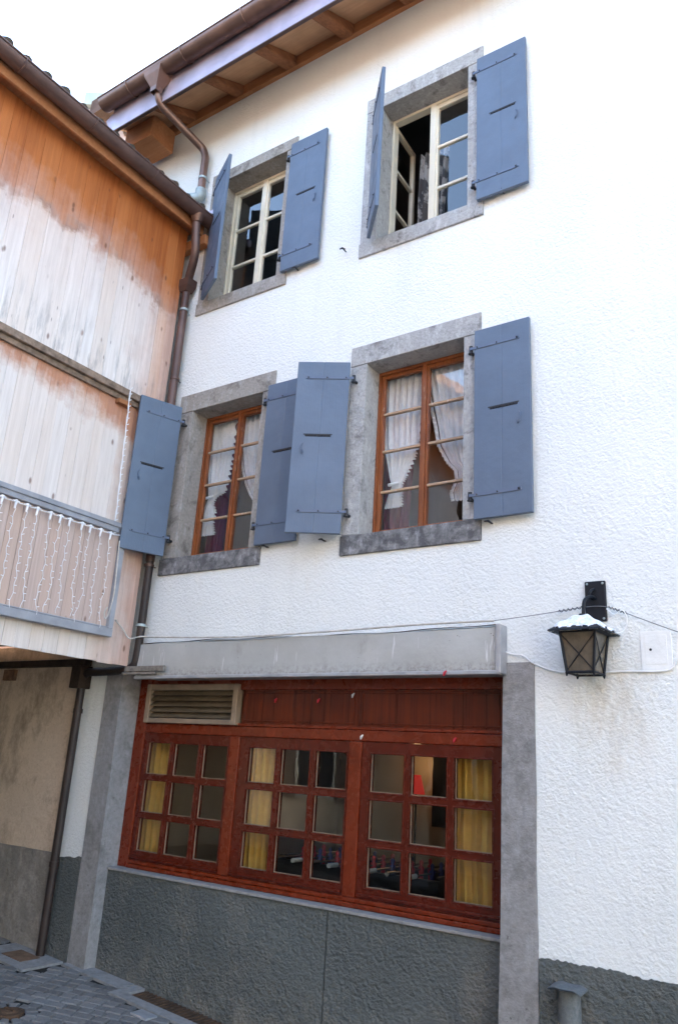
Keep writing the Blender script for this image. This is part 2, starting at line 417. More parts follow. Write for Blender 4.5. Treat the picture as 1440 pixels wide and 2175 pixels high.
M['room'] = simple('room_wall', (.42, .36, .28), .9, .2, 0, .12, 1.5); M['room_dark'] = simple('upper_room', (.20, .18, .17), .9, .2, 0, .15, 1.5)
M['snow'] = simple('white_crust', (.85, .87, .92), .7, .3, 0, .25, 40, .01, 60)
M['black'] = simple('black_plate', (.007, .009, .014), .5, .25, 0, .3, 20)
M['white_plastic'] = simple('white_plastic', (.78, .78, .80), .35, .5, 0, .06, 10)
M['white_paint'] = simple('white_cover', (.77, .765, .74), .6, .3, 0, .08, 10, .002, 40)
M['cord'] = simple('pale_cord', (.55, .52, .47), .6, .3, 0, .2, 20); M['wire'] = simple('dark_wire', (.16, .16, .17), .5)
M['red'] = simple('red_plastic', (.55, .03, .05), .4, .5, 0, .1)
M['rust'] = stone('rusty_grate', (.10, .058, .035), (.035, .024, .018), (.17, .11, .075), 9, (.45, .65), 3)
M['cover'] = simple('brown_cover', (.20, .12, .075), .7, .3, .2, .35, 20, .003, 60)
M['cobble'] = cobble_mat(); M['ground'] = ground_mat()
M['joint'] = simple('joint_sand', (.035, .032, .028), .95, .1, 0, .4, 20)
M['table'] = simple('table_black', (.018, .018, .022), .4); M['steel'] = simple('steel_rod', (.55, .55, .58), .25, .5, .9, .1)
M['figure_blue'] = simple('player_blue', (.04, .05, .22), .5); M['shade_red'] = emit('red_shade', (.70, .04, .03), .05)
M['antler'] = simple('antler_bone', (.10, .065, .04), .7); M['leather'] = simple('brown_leather', (.20, .09, .04), .6)
M['grey_post'] = stone('stub_metal', (.13, .14, .14), (.08, .08, .08), (.22, .22, .23), 12, (.55, .7), 1)
M['batten'] = simple('weathered_batten', (.22, .19, .16), .85, .2, 0, .35, 30)

# ---------------------------------------------------------------- street
def gz(x): return -.07*(x+5.8)
g = MB(); g.add([(-60, -60, gz(-60)-.06), (60, -60, gz(60)-.06), (60, 60, gz(60)-.06), (-60, 60, gz(-60)-.06)], [(0,1,2,3)])
tag(g.build('ground', M['ground']), None, None, None, 'structure')
g = MB(); g.add([(-10.5, -6, gz(-10.5)-.014), (4, -6, gz(4)-.014), (4, .2, gz(4)-.014), (-10.5, .2, gz(-10.5)-.014)], [(0,1,2,3)])
tag(g.build('paving_bed', M['joint']), None, None, None, 'structure')
pads = [(-6.48, -5.80, -.44, .2), (-5.80, -4.96, -.08, .2), (-5.09, 3, -.21, .2), (-5.25, -5.05, -1.08, -.87)]
stones = MB(); ca, sa = math.cos(R(24)), math.sin(R(24)); rw, rh = .122, .098
for j in range(-90, 90):
    off = random.uniform(0, rw)
    x = -12.0
    while x < 12:
        w = rw*random.uniform(.72, 1.22); cx, cy = x + w/2 + off, j*rh + random.uniform(-.004, .004); x += w
        px, py = cx*ca - cy*sa - 4, cx*sa + cy*ca - 2.5
        if not (-9.8 < px < 3 and -5.3 < py < .1): continue
        if any(a-.012 < px < b+.012 and c-.012 < py < d+.012 for a, b, c, d in pads[:3]): continue
        if math.hypot(px+5.15, py+.975) < .20: continue
        t = random.random(); hh = random.uniform(-.002, .002); vs = []
        corner = [(-1,-1),(1,-1),(1,1),(-1,1)]
        jit = [(random.uniform(-.004,.004), random.uniform(-.004,.004)) for _ in corner]
        rot = random.uniform(-.04, .04)
        for (inset, dz) in ((.003, -.03), (.0045, -.006), (.010, 0.0)):
            for (sx, sy), (jx, jy) in zip(corner, jit):
                lx, ly = sx*(w/2-inset)+jx, sy*(rh/2-inset)+jy
                lx, ly = lx*math.cos(rot)-ly*math.sin(rot), lx*math.sin(rot)+ly*math.cos(rot)
                wx, wy = px+lx*ca-ly*sa, py+lx*sa+ly*ca
                vs.append((wx, wy, gz(wx)+hh+dz))
        fs = [(8,9,10,11)] + [(a*4+k, a*4+(k+1)%4, a*4+4+(k+1)%4, a*4+4+k) for a in (0,1) for k in range(4)]
        stones.add(vs, fs, t)
# ring of wedge stones round the little iron cover
for k in range(12):
    a0, a1 = 2*math.pi*k/12+.05, 2*math.pi*(k+1)/12-.05; vs = []
    for ins, dz in ((0, -.03), (.004, -.006), (.012, 0)):
        for rr, aa in ((.105+ins, a0+ins*4), (.195-ins, a0+ins*3), (.195-ins, a1-ins*3), (.105+ins, a1-ins*4)):
            wx, wy = -5.15+rr*math.cos(aa), -.975+rr*math.sin(aa); vs.append((wx, wy, gz(wx)+dz))
    stones.add(vs, [(8,9,10,11)] + [(a*4+q, a*4+(q+1)%4, a*4+4+(q+1)%4, a*4+4+q) for a in (0,1) for q in range(4)], random.random())
tag(stones.build('cobblestone_paving', M['cobble']), None, None, None, 'structure')
def slab(mb, x0, x1, y0, y1, th=.03, dz=0.0):
    mb.add([(x, y, gz(x)+dz-(th if k == 0 else 0)) for k in (0,1) for (x, y) in ((x0,y0),(x1,y0),(x1,y1),(x0,y1))],
           [(3,2,1,0),(4,5,6,7),(0,1,5,4),(1,2,6,5),(2,3,7,6),(3,0,4,7)])
k = MB(); slab(k, -6.46, -5.83, -.42, -.03, .03, .004); slab(k, -5.80, -5.46, -.07, .09, .03, .004); slab(k, -5.45, -5.10, -.07, .09, .03, .005)
slab(k, -5.08, -4.98, -.19, .09, .03, .006); slab(k, -4.978, -4.2, -.19, -.09, .03, .006); slab(k, -4.195, -3.4, -.19, -.09, .03, .003); slab(k, -3.395, 2.5, -.19, -.09, .03, .005)
tag(k.build('concrete_kerb', M['concrete']), None, None, None, 'structure')
t = MB(); slab(t, -4.975, -1.0, -.088, .098, .03, -.012)
for i in range(90):
    x = -4.95 + i*.044; t.box(x, x+.02, -.08, .09, gz(x)-.012, gz(x)-.004)
tag(t.build('drain_grate', M['rust']), 'long rusty drain grating at the foot of the grey plinth wall', 'drain')
t = MB(); slab(t, -6.26, -6.00, -.32, -.13, .02, .008)
tag(t.build('utility_cover', M['cover']), 'small square brown metal cover set in a concrete pad by the beige wall', 'cover')
t = MB()
zc = gz(-5.15)
for r0, z0 in ((.10, .004),):
    t.tube([(-5.15, -.975, zc-.03), (-5.15, -.975, zc+.006)], .10, 24)
    t.tube([(-5.15, -.975, zc+.006), (-5.15, -.975, zc+.016)], [.06, .05], 20); t.box(-5.20, -5.10, -.985, -.965, zc+.016, zc+.024)
tag(t.build('iron_cap', M['rust']), 'round rusty iron cap ringed by wedge shaped cobbles in the street', 'cover')
t = MB(); slab(t, -4.66, -4.50, -.34, -.23, .012, .012)
tag(t.build('marker_plate', M['awning_trim']), 'pale square plate let into the cobbles beside the kerb', 'plate')

# ---------------------------------------------------------------- white house
HOUSE = thing('stucco_house', 'tall white roughcast house with blue shutters and red wooden shopfront', 'house', (-3, 0, 0))
WIN = [  # opening x0,x1,z0,z1 / surround outer
    dict(k='cream', o=(-5.14, -4.267, 6.06, 7.527), s=(-5.29, -4.138, 5.922, 7.658)),
    dict(k='cream', o=(-3.150, -2.284, 6.05, 7.505), s=(-3.316, -2.143, 5.905, 7.66)),
    dict(k='wood', o=(-5.150, -4.280, 3.372, 4.835), s=(-5.333, -4.143, 3.213, 5.022)),
    dict(k='wood', o=(-3.172, -2.298, 3.366, 4.838), s=(-3.330, -2.156, 3.205, 5.016)),
]
holes = [(w['s'][0]+.03, w['s'][1]-.03, w['s'][2]+.03, w['s'][3]-.03) for w in WIN] + [(-5.79, -1.82, -2, 2.34)]
xs = sorted({-6.46, 8.0} | {h[0] for h in holes} | {h[1] for h in holes})
zs = sorted({-2.0, 8.8} | {h[2] for h in holes} | {h[3] for h in holes})
def solid(i, j):
    cx, cz = (xs[i]+xs[i+1])/2, (zs[j]+zs[j+1])/2
    return not any(h[0] < cx < h[1] and h[2] < cz < h[3] for h in holes)
w = MB(); w.grid(xs, zs, solid, .36, lambda u, d, z: (u, d, z))
w.box(-6.46, -6.1, .362, 9, -2, 8.8); w.box(7.64, 8.0, .362, 9, -2, 8.8); w.box(-6.098, 7.638, 8.64, 9, -2, 8.8)
w.prism([(.362, 8.802), (9, 8.802), (4.7, 11.2)], -6.46, -6.1, 'x')
w.build('wall', M['stucco'], HOUSE)
# floors and rooms
r = MB()
def room(mb, x0, x1, y0, y1, z0, z1):
    mb.add([(x,y,z) for z in (z0,z1) for (x,y) in ((x0,y0),(x1,y0),(x1,y1),(x0,y1))], [(0,1,2,3),(4,7,6,5),(1,2,6,5),(2,3,7,6),(3,0,4,7)])
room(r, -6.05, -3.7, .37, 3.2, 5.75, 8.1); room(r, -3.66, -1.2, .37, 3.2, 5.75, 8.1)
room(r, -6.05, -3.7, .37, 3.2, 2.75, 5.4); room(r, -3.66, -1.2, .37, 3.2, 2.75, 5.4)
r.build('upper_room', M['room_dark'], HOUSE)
r = MB(); room(r, -6.05, -1.3, .37, 4.2, -.05, 2.6)
r.build('bar_room', M['room'], HOUSE)

# plinths and pillars
p = MB()
for a, b in ((-5.60, -3.335), (-3.325, -2.0)):
    p.box(a, b, .10, .34, -1.0, .722)
p.build('plinth', M['plinth'], HOUSE)
s_ = MB(); s_.bbox(-5.60, -2.0, .085, .33, .7225, .742, .004); s_.build('concrete_sill', M['concrete'], HOUSE)
def rough_plinth(x0, x1, y0, y1, zt, n, amp):
    random.seed(3); mb = MB(); poly = [(x0, -1.6)]
    top = []
    for i in range(n+1):
        x = x0 + (x1-x0)*i/n; top.append((x, zt + .025*(i/n) + random.uniform(-amp, amp) + .006*math.sin(i*.09) + .004*math.sin(i*.31)))
    mb.prism([(x1, -1.6)] + top[::-1] + [(x0, -1.6)], y0, y1, 'y'); return mb
rough_plinth(-1.795, 7.9, -.016, .05, .700, 640, .006).build('plinth', M['plinth'], HOUSE)
rough_plinth(-6.13, -5.822, -.014, .05, .765, 8, .008).build('plinth', M['plinth'], HOUSE)
def pillar(x0, x1, x0t, x1t, zt, chip):
    mb = MB(); n = 9; random.seed(int(chip))
    rings = []
    for i in range(n+1):
        f = i/n; z = -1.2 + (zt+1.2)*f; a = x0+(x0t-x0)*f; b = x1+(x1t-x1)*f
        e = lambda: random.uniform(-.004, .004)
        rings.append([(a+e(), -.014+e()*.4, z), (b+e(), -.014+e()*.4, z), (b, .34, z), (a, .34, z)])
    vs = [v for rg in rings for v in rg]
    fs = [(i*4+k, i*4+(k+1)%4, i*4+4+(k+1)%4, i*4+4+k) for i in range(n) for k in range(4)] + [(n*4, n*4+1, n*4+2, n*4+3)]
    mb.add(vs, fs); return mb
pl = pillar(-2.066, -1.808, -1.995, -1.792, 2.362, 5).build('stone_pillar', M['pillar'], HOUSE)
pl = pillar(-5.785, -5.575, -5.83, -5.605, 2.40, 8).build('stone_pillar', M['pillar'], HOUSE)

# windows
def lattice(mb, x0, x1, z0, z1, y0, y1, stile, rows, bar, top=None, bot=None):
    """a sash: border of width stile and horizontal bars at rows"""
    top = top or stile; bot = bot or stile
    mb.bbox(x0, x0+stile, y0, y1, z0, z1, .004); mb.bbox(x1-stile, x1, y0, y1, z0, z1, .004)
    mb.bbox(x0+stile, x1-stile, y0+.001, y1-.001, z1-top, z1, .004); mb.bbox(x0+stile, x1-stile, y0+.001, y1-.001, z0, z0+bot, .004)
    for z in rows: mb.bbox(x0+stile-.002, x1-stile+.002, y0+.004, y1-.004, z-bar/2, z+bar/2, .004, 1.0)
for wi, w_ in enumerate(WIN):
    x0, x1, z0, z1 = w_['o']; a0, a1, b0, b1 = w_['s']; lower = w_['k'] == 'wood'
    smat = M['surround_warm'] if wi in (0, 2) else M['surround']
    # stone surround: lintel and two jambs; the sill is its own stone
    sm = MB(); e = .003
    sm.bbox(a0, a1, -.014, .26, z1, b1, .005); sm.bbox(a0+.002, x0, -.011, .26, z0, z1-e, .005); sm.bbox(x1, a1-.002, -.011, .26, z0, z1-e, .005)
    so = sm.build('window_surround', smat, HOUSE)
    sl = MB(); sl.bbox(a0-.003, a1+.003, -.020, .26, b0, z0-e, .006); sl.build('sill', M['sill'] if lower else smat, so)
    fy = .185; fm = M['orange_wood'] if lower else M['cream']
    f = MB(); fw = .022
    f.bbox(x0+.002, x0+fw, fy, fy+.07, z0+.002, z1-.002, .003); f.bbox(x1-fw, x1-.002, fy, fy+.07, z0+.002, z1-.002, .003)
    f.bbox(x0+fw, x1-fw, fy+.001, fy+.069, z1-.032, z1-.002, .003); f.bbox(x0+fw, x1-fw, fy+.001, fy+.069, z0+.002, z0+.03, .003)
    fo = f.build('window', fm, HOUSE)
    cx = (x0+x1)/2; st = .034 if lower else .044; sy = fy+.012
    zz0, zz1 = z0+.03, z1-.032
    if lower: rows = [4.465, 4.128, 3.780] if wi == 2 else [4.448, 4.115, 3.765]; bar = .021
    else: rows = [7.01, 6.56] if wi == 0 else [6.995, 6.545]; bar = .026
    for side in (0, 1):
        c0, c1 = ((x0+fw, cx-.001) if side == 0 else (cx+.001, x1-fw))
        c = MB(); lattice(c, c0, c1, zz0, zz1, sy, sy+.042, st, rows, bar, bot=.05)
        if side == 1: c.bbox(cx-(.018 if lower else .03), cx+(.018 if lower else .03), sy-.016, sy+.002, zz0, zz1, .004)
        gm = MB(); gm.box(c0+st-.006, c1-st+.006, sy+.02, sy+.024, zz0+.04, zz1-.03)
        if wi == 1 and side == 0:      # the casement that stands open into the room
            T = Matrix.Translation((c0, sy+.03, 0)) @ Matrix.Rotation(R(93), 4, 'Z') @ Matrix.Translation((-c0, -sy, 0))
            for mb in (c, gm): mb.v = [tuple(T @ Vector(v)) for v in mb.v]
        c.build('casement', fm, fo, M['worn_bar'] if lower else None); gm.build('glass', M['glass'], fo)

# shutters
def shutter(hx, hy, dx, dy, z0, z1, w, flip, lab=None, hook=True):
    """leaf hinged at (hx,hy) running along (dx,dy); flip picks the face that looks at the street"""
    L = math.hypot(dx, dy); u = Vector((dx/L, dy/L, 0)); n = Vector((-u.y, u.x, 0))*flip
    O = Vector((hx, hy, 0)); P = lambda a, d, z: O + u*a + n*d + Vector((0,0,z))
    th = .032; g0 = .035; sw = .105; c = g0+w*.53; zc = z0+(z1-z0)*.553
    us = [g0, c-sw, g0+w*.5-.0022, g0+w*.5+.0022, c+sw, g0+w]; zs_ = [z0, zc-.010, zc+.010, z1]
    mb = MB(); mb.grid(us, zs_, lambda i, j: not (i == 2 and j != 9) and not (j == 1 and i in (1,2,3)), th, lambda a, d, z: P(a, d-th/2, z))
    mb.box(0, 1, 0, 1, 0, 1) if False else None
    o = mb.build('shutter', M['shutter'], HOUSE)
    if lab: o['label'] = lab
    bm_ = o.modifiers.new('bevel', 'BEVEL'); bm_.width = .004; bm_.segments = 2; bm_.limit_method = 'ANGLE'
    def lb(mb, a0, a1, d0, d1, q0, q1):
        vs = [P(a, d, z) for z in (q0, q1) for d in (d0, d1) for a in (a0, a1)]
        mb.add(vs, [(0,2,3,1),(4,5,7,6),(0,1,5,4),(2,6,7,3),(0,4,6,2),(1,3,7,5)])
    bk = MB(); lb(bk, g0+w*.5-.006, g0+w*.5+.006, -th/2+.002, th/2-.002, z0+.002, zc-.012); lb(bk, g0+w*.5-.006, g0+w*.5+.006, -th/2+.002, th/2-.002, zc+.012, z1-.002)
    bk.build('tongue', M['shutter'], o)
    for zs2 in (z0+.178, z1-.145):
        s1 = MB()
        lb(s1, g0+.005, g0+w*.80, th/2, th/2+.006, zs2-.013, zs2+.013)
        s1.tube([P(g0+w*.80, th/2, zs2), P(g0+w*.80, th/2+.006, zs2)], .013, 10)
        lb(s1, 0, g0+.006, th/2-.004, th/2+.003, zs2-.010, zs2+.010)
        s1.build('strap', M['ironpaint'], o)
        for f in (.06, .42, .78):
            b1 = MB(); b1.tube([P(g0+w*f, th/2+.005, zs2), P(g0+w*f, th/2+.012, zs2)], [.007, .005], 8); b1.build('bolt', M['iron'], o)
        hg = MB(); hg.tube([(hx, hy, zs2-.03), (hx, hy, zs2+.03)], .014, 10); hg.tube([(hx, hy, zs2-.018), (hx, .02, zs2-.018)], .012, 8); hg.tube([(hx, hy, zs2-.034), (hx, hy, zs2-.028)], .02, 10)
        hg.build('hinge', M['iron'], o)
    sl = MB(); N = 8
    lb(sl, c-sw-.012, c+sw+.012, th/2-.006, th/2+.001, zc+.003, zc+.012)
    for i in range(N):
        a = c-sw + 2*sw*i/N; lb(sl, a+.004, a+2*sw/N-.006, th/2-.006, th/2+.004, zc-.010, zc+.002)
    lb(sl, c-sw-.006, c+sw+.006, -.002, .002, zc-.012, zc+.012)  # dark strip stands in for the shade seen through the slit
    sl.build('vent_slot', M['slot'], o)
    if hook:
        hk = MB(); a = g0+w*.80
        hk.tube([P(a, th/2+.004, zc-.07), P(a+.012, th/2+.012, zc-.09), P(a+.012, th/2+.012, zc-.14), P(a-.004, th/2+.012, zc-.165), P(a-.006, th/2+.008, zc-.13)], .004, 6)
        hk.build('latch_hook', M['ironpaint'], o)
    return o
HY = -.052
shutter(-4.205, HY, 1, 0, 6.035, 7.52, .432, -1, None)
shutter(-5.195, HY, .42, -.235, 6.04, 7.52, .435, -1, 'blue shutter swung half open towards its window', False)
shutter(-2.212, HY, 1, .0, 6.015, 7.472, .430, -1)
shutter(-3.205, HY, .345, -.395, 6.02, 7.48, .435, -1, 'blue shutter standing out from the wall nearly edge on', False)
shutter(-4.212, -.046, 1, .01, 3.37, 4.852, .425, -1, None)
shutter(-5.215, HY, -.15, -.41, 3.37, 4.85, .415, 1, 'grey blue shutter turned out towards the timber house')
shutter(-2.220, HY, 1, 0, 3.342, 4.826, .425, -1)
shutter(-3.262, -.058, -.385, -.215, 3.36, 4.84, .432, 1, 'grey blue shutter set at a slant over its neighbour')
def stay(x, z, fold=1):
    m = MB(); m.tube([(x, .02, z), (x, -.055, z)], .006, 6); m.tube([(x-.03*fold, -.055, z+.004), (x, -.06, z+.002), (x+.035*fold, -.058, z-.022)], [.006, .009, .004], 6)
    m.build('shutter_stay', M['iron'], HOUSE)
for x, z in ((-4.00, 6.03), (-1.97, 6.04), (-4.06, 3.355), (-3.48, 3.345), (-2.08, 3.318), (-3.466, 6.04)): stay(x, z)

# eaves
e = MB(); e.prism([(-.60, 8.40), (0.0, 8.745), (0.0, 8.765), (-.60, 8.42)], -6.44, 8.3, 'x'); e.build('soffit', M['soffit'], HOUSE)
e = MB(); e.bbox(-6.40, 8.2, -.045, .002, 8.59, 8.745, .004); e.build('frieze_board', M['purlin'], HOUSE)
e = MB(); e.bbox(-6.40, 8.3, -.622, -.602, 8.30, 8.72, .004); 
de = MB(); de.bbox(-6.40, 8.3, -.627, -.590, 8.284, 8.299, .003); de.build('drip_edge', M['copper_dark'], HOUSE)
e.add([(-6.401, -.60, 8.30), (-6.401, -.60, 8.62), (-6.55, -.60, 8.55)], [(0,1,2)])
e.build('fascia', M['zinc'], HOUSE)
for i in range(20):
    x = -5.73 + i*.716; m = MB(); h = random.uniform(-.02, .02); q = random.uniform(.055, .07)
    m.prism([(-.602, 8.33+h), (-.03, 8.60+h*.5), (-.03, 8.74), (-.602, 8.395)], x-q, x+q, 'x')
    o = m.build('rafter_tail', M['rafter'], HOUSE)
    bv = o.modifiers.new('bevel', 'BEVEL'); bv.width = .018; bv.segments = 3
e = MB(); e.bbox(-6.42, -5.97, -.40, -.06, 8.25, 8.54, .006); e.build('purlin_end', M['purlin'], HOUSE)
e = MB(); e.prism([(-.70, 8.50), (-.70, 8.72), (4.7, 11.75), (10.2, 8.7), (10.2, 8.5), (4.7, 11.45)], -6.75, 8.5, 'x')
e.v = [(v[0], v[1], v[2]+.14) for v in e.v]
e.build('roof', M['tile_red'], HOUSE)
def gutter(axis, c0, c1, a, z, r, n=12, lip=.010):
    """half round gutter with rolled lip, along x or y"""
    mb = MB()
    P = (lambda t, d, zz: (t, a+d, zz)) if axis == 'x' else (lambda t, d, zz: (a+d, t, zz))
    def f(u, v, rr): 
        t = math.pi + math.pi*u; return P(c0+(c1-c0)*v, rr*math.cos(t), z+rr*math.sin(t))
    mb.sheet(lambda u, v: f(u, v, r), n, 8); mb.sheet(lambda u, v: f(u, v, r-.004), n, 8)
    for s in (-1, 1): mb.tube([P(c0, s*r, z), P(c1, s*r, z)], lip, 8)
    for c in (c0, c1):
        ring = [P(c, r*math.cos(math.pi+math.pi*k/n), z+r*math.sin(math.pi+math.pi*k/n)) for k in range(n+1)]
        mb.add(ring, [list(range(n+1))])
    return mb
gt = gutter('x', -6.46, 8.4, -.715, 8.655, .098)
go = gt.build('gutter', M['copper'], HOUSE)
for i in range(18):
    x = -6.0+i*.83; m = MB()
    m.tube([(x, -.715+.103*math.cos(math.pi+math.pi*k/12), 8.655+.103*math.sin(math.pi+math.pi*k/12)) for k in range(13)], .008, 6)
    m.build('gutter_bracket', M['copper'], go)
# upper downpipe: funnel, two bends, down to the roof of the timber house
def bend(pts, r=.09, n=5):
    """round the corners of a polyline"""
    pts = [Vector(p) for p in pts]; out = [pts[0]]
    for a, b, c in zip(pts, pts[1:], pts[2:]):
        d1 = (a-b); d2 = (c-b); q = min(r, d1.length*.45, d2.length*.45); p1 = b+d1.normalized()*q; p2 = b+d2.normalized()*q
        for i in range(n+1):
            t = i/n; out.append(p1*(1-t)**2 + b*2*t*(1-t) + p2*t*t)
    return out + [pts[-1]]
dp = MB(); dp.tube(bend([(-5.60, -.69, 8.50), (-5.61, -.63, 8.30), (-5.415, -.10, 8.02), (-5.38, -.085, 7.92), (-5.38, -.085, 7.36)], .10), .042, 12)
do = dp.build('downpipe', M['copper'], HOUSE)
m = MB(); fq = ((-1,-1),(1,-1),(1,1),(-1,1))
m.add([(-5.575-.01*i+sx*a_, -.705+.005*i+sy*b_, z) for i, (z, a_, b_) in enumerate(((8.60, .125, .105), (8.555, .115, .095), (8.43, .046, .046), (8.38, .044, .044))) for sx, sy in fq],
      [(i*4+k_, i*4+(k_+1) % 4, i*4+4+(k_+1) % 4, i*4+4+k_) for i in range(3) for k_ in range(4)] + [(3,2,1,0)]); m.build('funnel', M['copper'], do)
for z, y in ((7.62, -.085),):
    m = MB(); m.tube([(-5.38, y, z-.012), (-5.38, y, z+.012)], .047, 12); m.tube([(-5.36, y, z), (-5.36, .02, z)], .006, 6); m.build('pipe_clip', M['zinc_pale'], do)
m = MB(); m.tube(bend([(-5.38, -.085, 7.47), (-5.38, -.085, 7.36), (-5.62, -.16, 7.40), (-5.78, -.2, 7.44)], .09), .058, 12); m.build('drain_elbow', M['zinc_pale'], do)

# ---------------------------------------------------------------- shopfront (part of the house)
Ys = .205
sf = MB()
sf.bbox(-5.60, -5.475, Ys-.01, Ys+.10, .744, 2.42, .006); sf.bbox(-2.085, -1.99, Ys-.01, Ys+.10, .744, 2.42, .006)
sf.bbox(-5.475, -2.085, Ys-.022, Ys+.10, .744, .775, .006); sf.bbox(-5.475, -2.085, Ys-.006, Ys+.10, .776, .806, .006)
sf.bbox(-5.475, -2.085, Ys-.008, Ys+.10, 1.845, 1.925, .008); sf.bbox(-5.475, -2.085, Ys-.014, Ys+.10, 1.926, 1.948, .005)
sf.bbox(-5.475, -2.085, Ys-.012, Ys+.10, 2.215, 2.42, .006)
for a, b in ((-4.452, -4.352), (-3.288, -3.182)): sf.bbox(a, b, Ys-.009, Ys+.10, .807, 1.844, .006)
SHOP = sf.build('shopfront', M['mahogany_light'], HOUSE)
pn = MB()
for a, b in ((-4.37, -3.24), (-3.237, -2.085)):
    pn.box(a, b, Ys+.012, Ys+.05, 1.9485, 2.2145)
    for c0, c1, d0, d1 in ((a+.03, b-.03, 1.965, 1.977), (a+.03, b-.03, 2.186, 2.198)): pn.bbox(c0, c1, Ys+.004, Ys+.0118, d0, d1, .003)
    pn.bbox(a+.03, a+.042, Ys+.004, Ys+.0118, 1.978, 2.185, .003); pn.bbox(b-.042, b-.03, Ys+.004, Ys+.0118, 1.978, 2.185, .003)
pn.build('transom_panel', M['mahogany_panel'], SHOP)
COLS = [[(-5.41,-5.150),(-5.082,-4.815),(-4.748,-4.487)], [(-4.243,-3.985),(-3.915,-3.655),(-3.582,-3.320)], [(-3.098,-2.840),(-2.767,-2.508),(-2.432,-2.180)]]
ROWS = [(.892, 1.128), (1.200, 1.438), (1.512, 1.752)]
SX = [(-5.472, -4.455), (-4.349, -3.291), (-3.179, -2.088)]
PW = .009
COLS = [[(a-PW, b+PW) for a, b in q] for q in COLS]; ROWS = [(a-PW, b+PW) for a, b in ROWS]
for (a, b), cs in zip(SX, COLS):
    xs2 = [a] + [v for c in cs for v in c] + [b]; zs2 = [.808] + [v for rr in ROWS for v in rr] + [1.843]
    sm = MB(); sm.grid(xs2, zs2, lambda i, j: not (i % 2 == 1 and j % 2 == 1), .055, lambda u, d, z: (u, Ys+.004+d, z))
    # small moulding round every pane
    for c0, c1 in cs:
        for d0, d1 in ROWS:
            for s0, s1, q0, q1 in ((c0-.012, c0, d0-.012, d1+.012), (c1, c1+.012, d0-.012, d1+.012), (c0, c1, d1, d1+.012), (c0, c1, d0-.012, d0)):
                sm.bbox(s0, s1, Ys-.003, Ys+.012, q0, q1, .0035)
    o = sm.build('sash', M['mahogany'], SHOP)
    dm = MB(); dm.bbox(a+.01, b-.01, Ys-.020, Ys+.003, .824, .842, .005); dm.build('drip_moulding', M['mahogany'], SHOP)
    gm = MB()
    for c0, c1 in cs:
        for d0, d1 in ROWS: gm.box(c0-.004, c1+.004, Ys+.030, Ys+.034, d0-.004, d1+.004)
    gm.build('glass', M['glass_shop'], SHOP)
    bd = MB()
    for c0, c1 in cs:
        for d0, d1 in ROWS:
            for s0, s1, q0, q1 in ((c0+.0005, c0+.005, d0+.0005, d1-.0005), (c1-.004, c1-.0005, d0+.0005, d1-.0005), (c0+.0055, c1-.0045, d0+.0005, d0+.005)):
                bd.box(s0, s1, Ys+.022, Ys+.0295, q0, q1)
    bd.build('glint_bead', M['alu'], SHOP)  # pale metal beads stand in for the glints along the pane edges
v0, v1, v2, v3 = -5.465, -4.385, 1.930, 2.262
vt = MB(); fr = .052
vt.bbox(v0, v0+fr, Ys-.05, Ys+.02, v2, v3, .006); vt.bbox(v1-fr, v1, Ys-.05, Ys+.02, v2, v3, .006)
vt.bbox(v0+fr, v1-fr, Ys-.049, Ys+.02, v3-fr, v3, .006); vt.bbox(v0+fr, v1-fr, Ys-.049, Ys+.02, v2, v2+fr*.8, .006)
vt.build('vent_frame', M['alu'], SHOP)
vb = MB()
for i in range(5):
    z = v2+.062+i*.047
    vb.prism([(Ys-.042, z-.012), (Ys-.038, z-.014), (Ys+.012, z+.030), (Ys+.008, z+.034)], v0+fr, v1-fr, 'x')
vb.build('vent_louvres', M['vent'], SHOP)
vb = MB(); vb.box(v0+fr, v1-fr, Ys+.021, Ys+.03, v2+.02, v3-.02); vb.build('vent_back', M['slot'], SHOP)

# ---------------------------------------------------------------- awning box
AW = thing('awning_box', 'long grey weathered awning box above the red shopfront', 'awning box', (-3.67, -.05, 2.28))
a = MB()
def awf(u, v):  # slightly buckled sheet
    x = -5.36 + 3.35*u; z = 2.305 + .272*v
    return (x, -.088 - .006*math.sin(u*9)*math.sin(v*3) - .004*math.sin(u*23+1), z + .004*math.sin(u*14)*v)
a.sheet(awf, 60, 6); a.box(-5.36, -2.01, -.07, .20, 2.296, 2.57); a.build('cover_sheet', M['awning'], AW)
a = MB(); a.bbox(-5.365, -1.985, -.108, -.06, 2.278, 2.304, .005); a.build('bottom_rail', M['awning_trim'], AW)
a = MB(); a.bbox(-2.008, -1.974, -.112, .16, 2.284, 2.60, .006); a.build('end_cap', M['awning_trim'], AW)
a = MB()
a.sheet(lambda u, v: (-5.36+3.35*u, -.094+.09*v, 2.582+.010*math.sin(u*6.5)+.018*u*u+.012*v+.004*math.sin(u*31)), 80, 3)
a.build('top_flashing', M['concrete'], AW)
t = MB(); t.bbox(-5.47, -4.98, -.135, -.110, 2.338, 2.385, .004, M=Matrix.Translation((0,0,0))); t.bbox(-5.50, -5.08, -.132, -.105, 2.312, 2.334, .004)
tag(t.build('wooden_batten', M['batten']), 'short weathered wooden batten under the left end of the awning box', 'batten')
